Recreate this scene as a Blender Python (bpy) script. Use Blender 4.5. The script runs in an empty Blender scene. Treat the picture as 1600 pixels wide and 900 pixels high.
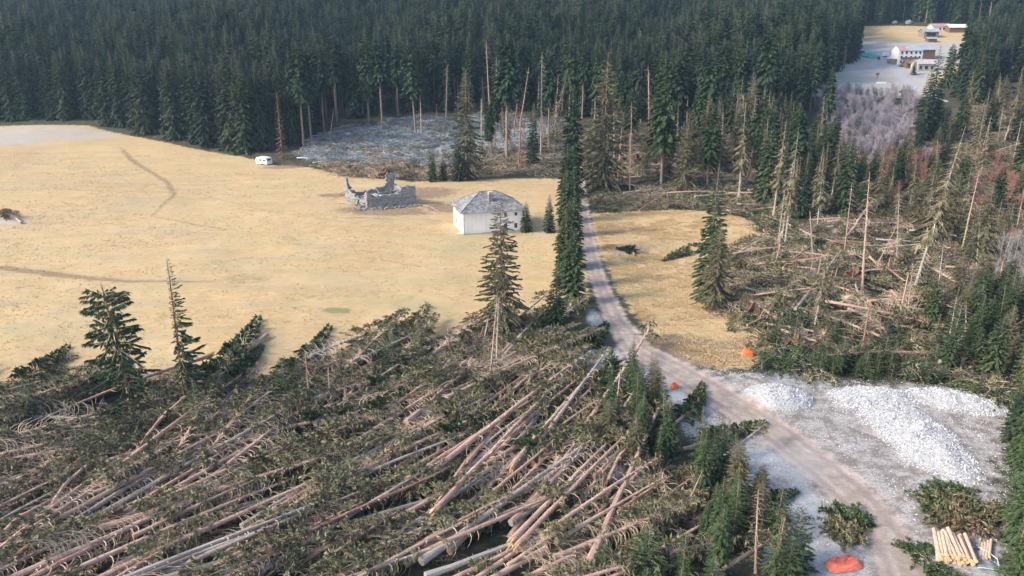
import bpy, math, random
import numpy as np
from math import radians, sin, cos, atan, atan2, sqrt, pi
R = np.random.RandomState(7)
random.seed(7)
C = bpy.context.scene.collection
scene = bpy.context.scene

# ------------------------------------------------------------------ camera, sky, sun, exposure
CAM_H = 41.0
PITCH = atan(405 / 1200.0)
cam = bpy.data.cameras.new('camera')
cam.sensor_width = 36.0
cam.lens = 27.0
cam.clip_start = 0.5
cam.clip_end = 6000
cam_o = bpy.data.objects.new('camera', cam)
C.objects.link(cam_o)
cam_o.location = (0, 0, CAM_H)
cam_o.rotation_euler = (radians(90) - PITCH, 0, 0)
scene.camera = cam_o

SUN_ELEV, SUN_AZ = radians(33), radians(-108)      # azimuth: 0 = +Y, negative = to the left
world = bpy.data.worlds.new('World')
scene.world = world
world.use_nodes = True
wn = world.node_tree.nodes
bg = wn['Background']
sky = wn.new('ShaderNodeTexSky')
sky.sky_type = 'NISHITA'
sky.sun_disc = False
sky.sun_elevation = SUN_ELEV
sky.sun_rotation = SUN_AZ
sky.air_density = .75
sky.ozone_density = .3
sky.dust_density = 2.0
world.node_tree.links.new(sky.outputs[0], bg.inputs[0])
bg.inputs[1].default_value = 0.15
sun = bpy.data.lights.new('sun', 'SUN')
sun.energy = 2.1
sun.angle = radians(14)
sun.color = (1.0, 0.90, 0.76)
sun_o = bpy.data.objects.new('sun', sun)
C.objects.link(sun_o)
sd = np.array([sin(SUN_AZ) * cos(SUN_ELEV), cos(SUN_AZ) * cos(SUN_ELEV), sin(SUN_ELEV)])
import mathutils
sun_o.rotation_euler = mathutils.Vector(sd).to_track_quat('Z', 'Y').to_euler()
sun_o.location = (-60, -60, 120)
scene.view_settings.view_transform = 'Standard'
scene.view_settings.look = 'None'
scene.view_settings.gamma = 1.0
scene.view_settings.exposure = 1.45
scene.cycles.max_bounces = 5
scene.cycles.diffuse_bounces = 3
scene.cycles.volume_bounces = 0
HAZE = 0.00013

# ------------------------------------------------------------------ noise and terrain
_T = np.random.RandomState(3).rand(256, 256)
def vn(x, y, s=0):
    x = np.asarray(x, float) + 17.3 * s + 1000; y = np.asarray(y, float) + 9.1 * s + 1000
    xi = np.floor(x).astype(int); yi = np.floor(y).astype(int)
    fx = x - xi; fy = y - yi
    fx = fx * fx * (3 - 2 * fx); fy = fy * fy * (3 - 2 * fy)
    a = _T[xi % 256, yi % 256]; b = _T[(xi + 1) % 256, yi % 256]
    c = _T[xi % 256, (yi + 1) % 256]; d = _T[(xi + 1) % 256, (yi + 1) % 256]
    return (a * (1 - fx) + b * fx) * (1 - fy) + (c * (1 - fx) + d * fx) * fy - 0.5
def fbm(x, y, s=0, o=4):
    t = 0; a = 1.0; f = 1.0
    for i in range(o):
        t = t + a * vn(np.asarray(x) * f, np.asarray(y) * f, s + i); a *= .5; f *= 2.03
    return t
PY = [-50, 230, 300, 340, 400, 480, 560, 700, 900, 1300, 2500]
PZ = [0, 0, 4, 9.5, 18, 30, 43, 78, 140, 300, 500]
SX_Y = [0, 50, 110, 200, 300, 400, 600, 1500]
SX_X = [48, 60, 78, 122, 178, 275, 420, 1000]
def gz(x, y):
    x = np.asarray(x, float); y = np.asarray(y, float)
    z = (np.interp(y - 8, PY, PZ) + np.interp(y + 8, PY, PZ) + np.interp(y, PY, PZ)) / 3
    x0 = np.interp(y, SX_Y, SX_X)
    z = z + 0.30 * np.clip(x - x0, 0, 160) ** 1.0 * np.clip((x - x0) / 25, 0, 1)
    z = z + 3.4 * np.exp(-((x - 55) / 10) ** 2 - ((y - 124) / 8) ** 2) + 1.8 * np.exp(-((x - 46) / 7) ** 2 - ((y - 106) / 5) ** 2) + 2.2 * np.exp(-((x - 43) / 14) ** 2 - ((y - 212) / 12) ** 2)
    z = z + 1.6 * vn(x / 34, y / 34, 1) + .35 * vn(x / 9, y / 9, 2) + .12 * vn(x / 2.6, y / 2.6, 5)
    return z
FW = np.array([0, cos(PITCH), -sin(PITCH)]); UP = np.array([0, sin(PITCH), cos(PITCH)])
def at(px, py):
    """ground point that a bearing of the survey photograph hits"""
    d = np.array([px - 800., 0, 0]) + FW * 1200 + UP * (450 - py)
    d = d / np.linalg.norm(d)
    t = 20.; step = 2.
    while t < 1600:
        p = d * t
        if CAM_H + p[2] < gz(p[0], p[1]):
            lo, hi = t - step, t
            for _ in range(12):
                m = (lo + hi) / 2; p = d * m
                if CAM_H + p[2] < gz(p[0], p[1]): hi = m
                else: lo = m
            break
        t += step
    return (float(p[0]), float(p[1]), float(gz(p[0], p[1])))
def height_to(P, ytop):
    """height of an upright thing standing at P whose top is seen at row ytop"""
    k = (450 - ytop) / 1200.
    # (y*sinP + dz*cosP) = k*(y*cosP - dz*sinP)
    y = P[1]
    dz = (k * y * cos(PITCH) - y * sin(PITCH)) / (cos(PITCH) + k * sin(PITCH))
    return CAM_H + dz - P[2]
def px_poly(pts): return np.array([at(a, b)[:2] for a, b in pts])
def project(x, y, z):
    dz = z - CAM_H
    dep = y * cos(PITCH) - dz * sin(PITCH); u = y * sin(PITCH) + dz * cos(PITCH)
    return 800 + 1200 * x / dep, 450 - 1200 * u / dep
def sdf(poly, X, Y):
    """signed distance to polygon, positive inside"""
    X = np.asarray(X, float); Y = np.asarray(Y, float)
    d = np.full(X.shape, 1e9); ins = np.zeros(X.shape, bool)
    n = len(poly)
    for i in range(n):
        ax, ay = poly[i]; bx, by = poly[(i + 1) % n]
        ex, ey = bx - ax, by - ay
        t = np.clip(((X - ax) * ex + (Y - ay) * ey) / (ex * ex + ey * ey + 1e-9), 0, 1)
        d = np.minimum(d, (X - ax - t * ex) ** 2 + (Y - ay - t * ey) ** 2)
        c = ((ay > Y) != (by > Y)) & (X < (bx - ax) * (Y - ay) / ((by - ay) if by != ay else 1e-9) + ax)
        ins ^= c
    return np.where(ins, 1, -1) * np.sqrt(d)
def line_d(path, X, Y):
    """distance to a polyline with widths: returns halfwidth - distance"""
    best = np.full(np.shape(X), -1e9)
    for i in range(len(path) - 1):
        ax, ay, aw = path[i]; bx, by, bw = path[i + 1]
        ex, ey = bx - ax, by - ay
        t = np.clip(((X - ax) * ex + (Y - ay) * ey) / (ex * ex + ey * ey + 1e-9), 0, 1)
        d = np.sqrt((X - ax - t * ex) ** 2 + (Y - ay - t * ey) ** 2)
        best = np.maximum(best, aw + (bw - aw) * t - d)
    return best
def px_path(pts): return [(*at(a, b)[:2], w) for a, b, w in pts]

# ------------------------------------------------------------------ node helpers
class NT:
    def __init__(s, name):
        m = bpy.data.materials.new(name); m.use_nodes = True
        s.m = m; s.t = m.node_tree; s.n = s.t.nodes; s.l = s.t.links
        s.b = s.n['Principled BSDF']
        s.b.inputs['Specular IOR Level'].default_value = .25
        s.b.inputs['Roughness'].default_value = .85
    def new(s, t, **k):
        n = s.n.new(t)
        for a, v in k.items(): setattr(n, a, v)
        return n
    def put(s, sock, v):
        if hasattr(v, 'links') or isinstance(v, bpy.types.NodeSocket): s.l.new(v, sock)
        elif isinstance(v, (tuple, list)) and len(v) == 3 and len(sock.default_value) == 4: sock.default_value = (*v, 1)
        else: sock.default_value = v
    def math(s, op, a, b=0., c=0.):
        n = s.new('ShaderNodeMath', operation=op)
        s.put(n.inputs[0], a); s.put(n.inputs[1], b); s.put(n.inputs[2], c)
        return n.outputs[0]
    def mix(s, f, a, b, mode='MIX'):
        n = s.new('ShaderNodeMix', data_type='RGBA', blend_type=mode)
        s.put(n.inputs[0], f); s.put(n.inputs[6], a); s.put(n.inputs[7], b)
        return n.outputs[2]
    def geo(s): return s.new('ShaderNodeNewGeometry').outputs['Position']
    def obj(s): return s.new('ShaderNodeTexCoord').outputs['Object']
    def rnd(s): return s.new('ShaderNodeObjectInfo').outputs['Random']
    def attr(s, name): return s.new('ShaderNodeAttribute', attribute_name=name).outputs['Fac']
    def noise(s, vec, scale, detail=3., rough=.55):
        n = s.new('ShaderNodeTexNoise'); s.l.new(vec, n.inputs['Vector'])
        n.inputs['Scale'].default_value = scale; n.inputs['Detail'].default_value = detail
        n.inputs['Roughness'].default_value = rough
        return n.outputs['Fac']
    def sstep(s, v, lo, hi):
        n = s.new('ShaderNodeMapRange', interpolation_type='SMOOTHSTEP')
        s.put(n.inputs[0], v); n.inputs[1].default_value = lo; n.inputs[2].default_value = hi
        return n.outputs[0]
    def stretch(s, vec, sc):
        n = s.new('ShaderNodeMapping'); s.l.new(vec, n.inputs[0]); n.inputs['Scale'].default_value = sc
        return n.outputs[0]
    def base(s, c): s.put(s.b.inputs['Base Color'], c); return s
    def bump(s, h, st, dist=.1):
        n = s.new('ShaderNodeBump'); s.put(n.inputs['Height'], h)
        n.inputs['Strength'].default_value = st; n.inputs['Distance'].default_value = dist
        s.l.new(n.outputs[0], s.b.inputs['Normal']); return s

def foliage_mat(name, a, b, c, frost=0.0):
    """leaf colours a..b by twig, c for some whole plants"""
    t = NT(name)
    v = t.attr('v')
    col = t.mix(v, a, b)
    r = t.rnd()
    col = t.mix(t.sstep(r, .35, 1.0), col, t.mix(v, c, b))
    col = t.mix(t.math('MULTIPLY', t.sstep(t.noise(t.obj(), .9, 2), .38, .62), .55), col, tuple(x * .45 for x in a))
    if frost: col = t.mix(t.math('MULTIPLY', t.sstep(v, .5, 1.), frost), col, (.42, .47, .5))
    t.base(col)
    t.b.inputs['Roughness'].default_value = .7
    return t.m
M = {}
M['needle_dark'] = foliage_mat('needles dark', (.018, .038, .020), (.060, .100, .052), (.028, .050, .026))
M['needle'] = foliage_mat('needles green', (.026, .054, .022), (.090, .140, .058), (.050, .072, .030))
M['needle_edge'] = foliage_mat('needles of the forest edge', (.030, .058, .028), (.115, .155, .072), (.062, .085, .038))
M['needle_young'] = foliage_mat('needles young', (.04, .08, .025), (.11, .17, .055), (.07, .10, .034))
M['needle_olive'] = foliage_mat('needles drying', (.060, .064, .030), (.24, .22, .125), (.12, .105, .06))
M['needle_fallen'] = foliage_mat('needles of fallen crowns', (.070, .076, .036), (.28, .265, .145), (.19, .165, .095))
M['needle_frost'] = foliage_mat('needles with frost', (.10, .12, .11), (.34, .38, .39), (.15, .17, .16), .6)
M['needle_brown'] = foliage_mat('needles brown', (.10, .068, .045), (.29, .205, .14), (.17, .125, .08))
def bark_mat(name, a, b, c, sc=1.0):
    t = NT(name)
    o = t.obj()
    n1 = t.noise(t.stretch(o, (1, 6, 6)), 1.2 * sc, 4)
    n2 = t.noise(o, 9 * sc, 3)
    col = t.mix(t.sstep(n1, .35, .65), a, b)
    col = t.mix(t.rnd(), col, t.mix(n2, c, b))
    col = t.mix(t.math('MULTIPLY', t.sstep(n2, .5, .75), .5), col, tuple(x * .5 for x in a))
    n3 = t.noise(t.stretch(o, (.35, 1.5, 1.5)), 1.1, 3)
    col = t.mix(t.math('MULTIPLY', t.sstep(n3, .54, .66), .45), col, tuple(x * 1.35 for x in b))
    col = t.mix(t.math('MULTIPLY', t.sstep(n3, .44, .34), .5), col, tuple(x * .7 for x in a))
    t.base(col); t.bump(n2, .6, .05)
    return t.m
M['bark'] = bark_mat('bark pinkish', (.29, .175, .125), (.47, .32, .245), (.39, .285, .23))
M['bark_grey'] = bark_mat('bark grey', (.23, .19, .165), (.38, .33, .295), (.31, .28, .26))
M['bark_stand'] = bark_mat('bark standing', (.15, .105, .08), (.30, .22, .17), (.23, .195, .165))
M['bark_red'] = bark_mat('bark red brown', (.17, .08, .055), (.29, .15, .11), (.24, .13, .09))
M['bark_frost'] = bark_mat('bark frosted', (.26, .27, .28), (.50, .52, .54), (.36, .38, .40))
M['twig'] = bark_mat('bare limbs', (.32, .25, .18), (.56, .45, .33), (.44, .37, .28))
M['twig_grey'] = bark_mat('bare grey limbs', (.14, .12, .10), (.27, .23, .20), (.20, .18, .16))
M['twig_frost'] = bark_mat('frosted limbs', (.33, .35, .36), (.52, .55, .57), (.42, .44, .45))
M['splinter'] = bark_mat('pale broken wood', (.34, .22, .12), (.58, .40, .24), (.45, .32, .19))
M['cutwood'] = bark_mat('sawn wood', (.55, .36, .20), (.70, .50, .30), (.62, .42, .24))
M['soil'] = bark_mat('root soil', (.05, .028, .018), (.15, .085, .055), (.10, .06, .035))
M['alder'] = bark_mat('bare alder twigs', (.22, .195, .22), (.36, .33, .36), (.28, .25, .28))
M['redtwig'] = bark_mat('red brown twigs', (.20, .10, .075), (.30, .16, .12), (.24, .15, .12))
M['birch'] = bark_mat('pale birch bark', (.22, .20, .19), (.38, .36, .34), (.30, .27, .25))
def flat(name, a, b=None, sc=3, rough=.8, bump=.2):
    t = NT(name); b = b or tuple(x * .7 for x in a)
    n = t.noise(t.obj(), sc, 5, .6)
    t.base(t.mix(t.sstep(n, .3, .7), a, b)); t.b.inputs['Roughness'].default_value = rough
    if bump: t.bump(t.noise(t.obj(), sc * 5, 3), bump, .03)
    return t.m

# ------------------------------------------------------------------ mesh helpers
class G:
    """collects vertices, faces of 3 or 4 corners, a material slot and a value per vertex"""
    def __init__(s): s.V = []; s.F = []; s.A = []; s.n = 0
    def add(s, V, F, mi=0, a=0.5):
        V = np.asarray(V, float).reshape(-1, 3)
        for f in (F if isinstance(F, list) else [F]):
            f = np.asarray(f, int)
            s.F.append((f + s.n, mi))
        s.V.append(V); s.A.append(np.broadcast_to(np.asarray(a, float), (len(V),)).copy()); s.n += len(V)
        return s
    def box(s, c, sz, rz=0, mi=0, M3=None, a=.5):
        x, y, z = np.array(sz) / 2
        V = np.array([(i * x, j * y, k * z) for k in (-1, 1) for j in (-1, 1) for i in (-1, 1)])
        if M3 is not None: V = V @ np.array(M3).T
        c_, s_ = cos(rz), sin(rz)
        V = V @ np.array([[c_, s_, 0], [-s_, c_, 0], [0, 0, 1]]) + np.array(c)
        return s.add(V, [[0, 2, 3, 1], [4, 5, 7, 6], [0, 1, 5, 4], [2, 6, 7, 3], [0, 4, 6, 2], [1, 3, 7, 5]], mi, a) if False else s.add(V, np.array([[0, 2, 3, 1], [4, 5, 7, 6], [0, 1, 5, 4], [2, 6, 7, 3], [0, 4, 6, 2], [1, 3, 7, 5]]), mi, a)
    def xf(s, Mx):
        Mx = np.array(Mx)
        s.V = [v @ Mx[:3, :3].T + Mx[:3, 3] for v in s.V]; return s
    def mesh(s, name, mats, smooth=False):
        me = bpy.data.meshes.new(name)
        V = np.concatenate(s.V)
        me.vertices.add(len(V)); me.vertices.foreach_set('co', V.astype(np.float32).ravel())
        loops = []; tot = []; mi = []
        for f, m in s.F:
            if len(f) == 0: continue
            loops.append(f.ravel()); tot.append(np.full(len(f), f.shape[1])); mi.append(np.full(len(f), m))
        L = np.concatenate(loops); Tt = np.concatenate(tot); MI = np.concatenate(mi)
        me.loops.add(len(L)); me.loops.foreach_set('vertex_index', L.astype(np.int32))
        me.polygons.add(len(Tt))
        st = np.concatenate([[0], np.cumsum(Tt)[:-1]])
        me.polygons.foreach_set('loop_start', st.astype(np.int32))
        me.polygons.foreach_set('material_index', MI.astype(np.int32))
        me.polygons.foreach_set('use_smooth', np.full(len(Tt), bool(smooth)))
        at_ = me.attributes.new('v', 'FLOAT', 'POINT'); at_.data.foreach_set('value', np.concatenate(s.A).astype(np.float32))
        for m in (mats if isinstance(mats, (list, tuple)) else [mats]): me.materials.append(M[m] if isinstance(m, str) else m)
        me.update(calc_edges=True)
        return me
def tubes(P, Rd, sides=3, closed_tip=False):
    """batch of polylines P (N,K,3), radii (N,K) -> V, F"""
    P = np.asarray(P, float); Rd = np.asarray(Rd, float)
    N, K, _ = P.shape
    T = np.empty_like(P); T[:, 1:-1] = P[:, 2:] - P[:, :-2]; T[:, 0] = P[:, 1] - P[:, 0]; T[:, -1] = P[:, -1] - P[:, -2]
    T /= np.linalg.norm(T, axis=2, keepdims=True) + 1e-9
    ref = np.where(np.abs(T[:, :1, 2:3]) > .8, np.array([1., 0, 0]), np.array([0, 0, 1.]))
    n = np.cross(T, np.broadcast_to(ref, T.shape)); n /= np.linalg.norm(n, axis=2, keepdims=True) + 1e-9
    b = np.cross(T, n)
    an = np.arange(sides) * 2 * pi / sides
    V = P[:, :, None] + Rd[:, :, None, None] * (n[:, :, None] * np.cos(an)[:, None] + b[:, :, None] * np.sin(an)[:, None])
    i = np.arange(N)[:, None, None] * K * sides; k = np.arange(K - 1)[None, :, None] * sides; j = np.arange(sides)[None, None]
    j2 = (j + 1) % sides
    F = np.stack([i + k + j, i + k + j2, i + k + sides + j2, i + k + sides + j], -1).reshape(-1, 4)
    return V.reshape(-1, 3), F
def cap(g, P, r, d, sides, mi):
    """small end disc"""
    d = np.array(d, float); d /= np.linalg.norm(d)
    ref = np.array([1., 0, 0]) if abs(d[2]) > .8 else np.array([0, 0, 1.])
    n = np.cross(d, ref); n /= np.linalg.norm(n); b = np.cross(d, n)
    an = np.arange(sides) * 2 * pi / sides
    V = np.array(P) + r * (np.outer(np.cos(an), n) + np.outer(np.sin(an), b))
    V = np.vstack([V, np.array(P) + d * .01])
    F = [[i, (i + 1) % sides, sides] for i in range(sides)]
    g.add(V, np.array(F), mi)
def leaves(rs, p, d, ln, wd, ref=None, loose=.55):
    """diamond sprays at p along d"""
    N = len(p)
    rv = rs.normal(size=(N, 3))
    if ref is not None: rv = ref + rv * loose
    w = np.cross(d, rv); w /= np.linalg.norm(w, axis=1, keepdims=True) + 1e-9
    L = ln[:, None]; W = wd[:, None]
    V = np.stack([p, p + d * L * .45 + w * W, p + d * L, p + d * L * .45 - w * W], 1).reshape(-1, 3)
    F = np.arange(N * 4).reshape(-1, 4)
    return V, F
def norm(a): return a / (np.linalg.norm(a, axis=-1, keepdims=True) + 1e-9)

def link(name, me, parent=None, loc=None, rz=None):
    o = bpy.data.objects.new(name, me); C.objects.link(o)
    if parent is not None: o.parent = parent
    if loc is not None: o.location = loc
    if rz is not None: o.rotation_euler = (0, 0, rz)
    return o
def tag(o, label, cat, group=None, kind=None):
    if label: o['label'] = label
    if cat: o['category'] = cat
    if group: o['group'] = group
    if kind: o['kind'] = kind
    return o
def thing(name, label, cat, loc, rot=(0, 0, 0), scl=(1, 1, 1), group=None, parts=()):
    o = bpy.data.objects.new(name, None); C.objects.link(o)
    o.empty_display_size = .1
    o.location = loc; o.rotation_euler = rot; o.scale = scl
    tag(o, label, cat, group)
    for pn, me in parts:
        q = link(pn, me, o)
        if pn in ('bare_limbs', 'dead_limbs', 'crown', 'brush', 'stems'): q['kind'] = 'stuff'
    return o

FINE = 2.0
# ------------------------------------------------------------------ spruce generator
def branch_set(rs, H, cb, RM, nb, elev0, elev1, sag, side=None, top=1.0, ragged=.35, power=.8, eljit=.09):
    t = (np.arange(nb) + rs.rand(nb)) / nb
    t = t ** .92
    z = (cb + (0.985 * top - cb) * t) * H
    tt = (z / H - cb) / (1 - cb)
    az = np.arange(nb) * 2.39996 + rs.rand(nb) * .8
    L = RM * (1 - tt) ** power * (1 - ragged * rs.rand(nb)) * np.clip(.55 + tt * 4, 0, 1) + .15
    if side is not None:
        k = .5 + .5 * np.cos(az - side)
        L = L * (.22 + .78 * k)
    el = elev0 + (elev1 - elev0) * tt + rs.normal(size=nb) * eljit
    return z, az, L, el, sag
def branch_paths(b, K=4):
    z, az, L, el, sag = b
    s = np.linspace(0, 1, K)[None]
    r = L[:, None] * s
    dz = L[:, None] * (el[:, None] * s - sag * s ** 2 + .55 * sag * s ** 3)
    return np.stack([np.cos(az)[:, None] * r, np.sin(az)[:, None] * r, z[:, None] + dz], -1)
def sprays(rs, b, P, M_, ln, wd, hang=.45, lat=.8, loose=.55):
    z, az, L, el, sag = b
    pr = L ** 1.25; pr /= pr.sum()
    i = rs.choice(len(L), M_, p=pr)
    s = .12 + .88 * rs.rand(M_) ** .65
    K = P.shape[1]
    q = s * (K - 1); k = np.minimum(q.astype(int), K - 2); f = (q - k)[:, None]
    p = P[i, k] * (1 - f) + P[i, k + 1] * f
    t = norm(P[i, k + 1] - P[i, k])
    side = norm(np.stack([-np.sin(az[i]), np.cos(az[i]), np.zeros(M_)], -1)) * np.where(rs.rand(M_) < .5, -1, 1)[:, None]
    d = norm(t * (.5 + .5 * s[:, None]) + side * (lat * (1.15 - s))[:, None] * (.5 + rs.rand(M_, 1)) + np.array([0, 0, -1.]) * hang * (.3 + rs.rand(M_, 1)))
    l = ln * (.55 + .8 * rs.rand(M_)) * np.clip(L[i] / 1.6, .35, 1.2)
    out = np.stack([np.cos(az[i]), np.sin(az[i]), np.full(M_, .9)], -1)
    V, F = leaves(rs, p, d, l, wd * l * (.7 + .6 * rs.rand(M_)), out, loose)
    return V, F, np.repeat(np.clip(rs.rand(M_) * .8 + .2 * s * rs.rand(M_), 0, 1), 4)
def trunk_geo(rs, H, r0, top=1.0, sides=7, mi=0, wob=.02, splinter=None, bend=0.0, M_on=False):
    K = 9
    t = np.linspace(0, top, K)
    w = np.cumsum(rs.normal(size=(K, 2)) * wob * H / 20, axis=0); w -= w[0]
    P = np.stack([w[:, 0] + bend * t ** 2 * H, w[:, 1], t * H], -1)[None]
    Rr = (r0 * (1 - t) ** .75 * (1 + .35 * np.exp(-t * 40)) + (.012 if M_on else .035))[None]
    g = G(); V, F = tubes(P, Rr, sides); g.add(V, F, mi)
    if splinter is not None:
        p = P[0, -1]; r = Rr[0, -1]
        for k in range(5):
            a = k * 1.3; q = p + np.array([cos(a), sin(a), 0]) * r * .55
            V, F = tubes(np.array([[q - [0, 0, .3], q + [0, 0, .15], q + [rs.normal() * .1, rs.normal() * .1, .4 + .7 * rs.rand()]]]), np.array([[r * .5, r * .38, .01]]), 4)
            g.add(V, F, splinter)
    return g, P[0], Rr[0]
def spruce(seed, H=26, cb=.05, RM=3.2, nb=230, M_=4200, elev=(-.35, .5), sag=.35, side=None, top=1., dead=0, dead_to=None,
           ln=.95, wd=.22, needle='needle', bark='bark_stand', twig='twig_grey', hang=.45, ragged=.35, r0=None, sides=7, splinter=False, power=.8, bend=0., fat=1., eljit=.09, loose=.55):
    rs = np.random.RandomState(seed)
    r0 = r0 or H * .0095
    tg, TP, TR = trunk_geo(rs, H, r0, top, sides, 0, splinter=1 if splinter else None, bend=bend, M_on=M_ > 0)
    parts = [('trunk', tg.mesh('trunk', [bark, 'splinter'], True))]
    if M_:
        b = branch_set(rs, H, cb, RM, nb, elev[0], elev[1], sag, side, top, ragged, power, eljit)
        P = branch_paths(b)
        g = G(); V, F, a = sprays(rs, b, P, int(M_ * FINE), ln * .78, wd * .62 * fat, hang, .8, loose); g.add(V, F, 0, a)
        sel = rs.rand(nb) < .6
        V, F = tubes(P[sel], (np.array([.05, .035, .02, .006])[None] * np.clip(b[2][sel] / 2, .5, 1.3)[:, None]), 3); g.add(V, F, 1)
        parts.append(('crown', g.mesh('crown', [needle, twig])))
    if dead:
        dt = dead_to or cb + .1
        b = branch_set(rs, H, .06, 1.9 + H * .01, dead, -.25, -.1, .5, side, 1., .7, .01)
        z = b[0] / H * dt / .985 * H; b = (z, b[1], b[2] * (.5 + .5 * rs.rand(dead)), b[3], .45)
        P = branch_paths(b)
        g = G(); V, F = tubes(P, np.tile([.032, .026, .018, .008], (dead, 1)), 3); g.add(V, F, 0)
        parts.append(('dead_limbs', g.mesh('dead_limbs', [twig])))
    return parts

# ------------------------------------------------------------------ fallen tree generator (trunk along +X, butt at 0)
def fallen(seed, L=26, bare=.45, nb=150, M_=2600, arcs=70, RM=2.9, needle='needle_fallen', bark='bark', twig='twig', stubs=40,
           root=False, broken=False, wd=.24, bow=.7, droop=.5, r0=None, spl_tip=False):
    rs = np.random.RandomState(seed)
    r0 = r0 or L * .0108
    K = 11; t = np.linspace(0, 1, K)
    wob = np.cumsum(rs.normal(size=K) * .05)
    P = np.stack([t * L, wob + bow * np.sin(t * pi) * L * .03 * rs.normal(), r0 + .25 * bow * np.sin(t * pi) * 2 - t * r0 * .6], -1)
    Rr = r0 * (1 - t * .85) ** .65 * (1 + .3 * np.exp(-t * 35)) + .012
    if spl_tip: Rr = r0 * (1 - t * .45)
    g = G(); V, F = tubes(P[None], Rr[None], 8); g.add(V, F, 0)
    cap(g, P[0] , Rr[0], (-1, 0, 0), 8, 1 if (broken or spl_tip) else 0)
    if broken or spl_tip:
        for end in ([0] if broken else []) + ([K - 1] if spl_tip else []):
            sg = -1 if end == 0 else 1
            for k in range(6):
                a = k * 1.05; q = P[end] + np.array([0, cos(a), sin(a)]) * Rr[end] * .6
                V, F = tubes(np.array([[q - [sg * .3, 0, 0], q + [sg * .2, 0, 0], q + [sg * (.5 + .9 * rs.rand()), rs.normal() * .08, rs.normal() * .08]]]), np.array([[Rr[end] * .5, Rr[end] * .4, .01]]), 4)
                g.add(V, F, 1)
    parts = [('trunk', g.mesh('trunk', [bark, 'splinter'], True))]
    def limb_set(n, x0, x1, l0, l1, back, lift=0.0):
        x = x0 + (x1 - x0) * (np.arange(n) + rs.rand(n)) / n
        ph = rs.rand(n) * 1.5 * pi - .25 * pi
        ln = (l0 + (l1 - l0) * ((x - x0) / (x1 - x0 + 1e-6))) * (.6 + .6 * rs.rand(n))
        s = np.linspace(0, 1, 5)[None]
        bx = np.interp(x, P[:, 0], P[:, 0]); by = np.interp(x, P[:, 0], P[:, 1]); bz = np.interp(x, P[:, 0], P[:, 2])
        bk = back * (.6 + .8 * rs.rand(n))[:, None]
        px = bx[:, None] + ln[:, None] * (.28 * s - bk * s ** 2.2)
        py = by[:, None] + ln[:, None] * np.cos(ph)[:, None] * (s * (1.05 - .25 * s))
        pz = bz[:, None] + ln[:, None] * (np.sin(ph)[:, None] * s * (1 - .15 * s)) - ln[:, None] * droop * .35 * s ** 2.5
        pz = np.where(pz < -.1, -.1 + .12 * (pz + .1), pz) + .05
        return x, ph, ln, np.stack([px, py, pz], -1)
    M_ = int(M_ * 2.0)
    lg = G(); has = False
    if stubs:
        x, ph, ln, Q = limb_set(stubs, L * .08, L * .9, .55, .35, .1)
        V, F = tubes(Q[:, [0, 2, 4]], np.tile([.035, .026, .012], (stubs, 1)), 3); lg.add(V, F, 0); has = True
    if arcs:
        x, ph, ln, Q = limb_set(arcs, L * .2, L * .93, RM * 1.0, .8, .75)
        V, F = tubes(Q, np.tile([.046, .038, .030, .022, .010], (arcs, 1)), 3); lg.add(V, F, 0); has = True
    if has: parts.append(('bare_limbs', lg.mesh('bare_limbs', [twig])))
    if M_:
        x, ph, ln, Q = limb_set(nb, L * bare, L * 1.0, RM, .35, .45)
        b = (None, ph, ln, None, None)
        g = G()
        pr = ln ** 1.2; pr /= pr.sum(); i = rs.choice(nb, M_, p=pr)
        s = .1 + .9 * rs.rand(M_) ** .7; q = s * 4; k = np.minimum(q.astype(int), 3); f = (q - k)[:, None]
        p = Q[i, k] * (1 - f) + Q[i, k + 1] * f; tn = norm(Q[i, k + 1] - Q[i, k])
        side = norm(np.cross(tn, rs.normal(size=(M_, 3))))
        d = norm(tn * .7 + side * .7 * rs.rand(M_, 1) + np.array([-.15, 0, -1]) * droop * (.4 + rs.rand(M_, 1)))
        l = .44 * (.5 + .9 * rs.rand(M_)); V, F = leaves(rs, p, d, l, wd * .6 * l)
        V[:, 2] = np.maximum(V[:, 2], -.15)
        g.add(V, F, 0, np.repeat(rs.rand(M_), 4))
        sel = rs.rand(nb) < .5
        V, F = tubes(Q[sel], np.tile([.04, .03, .022, .014, .006], (sel.sum(), 1)), 3); g.add(V, F, 1)
        parts.append(('crown', g.mesh('crown', [needle, twig])))
    if root: parts.append(('root_plate', root_plate(seed, 1.5 + .5 * rs.rand(), 0)))
    return parts
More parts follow.
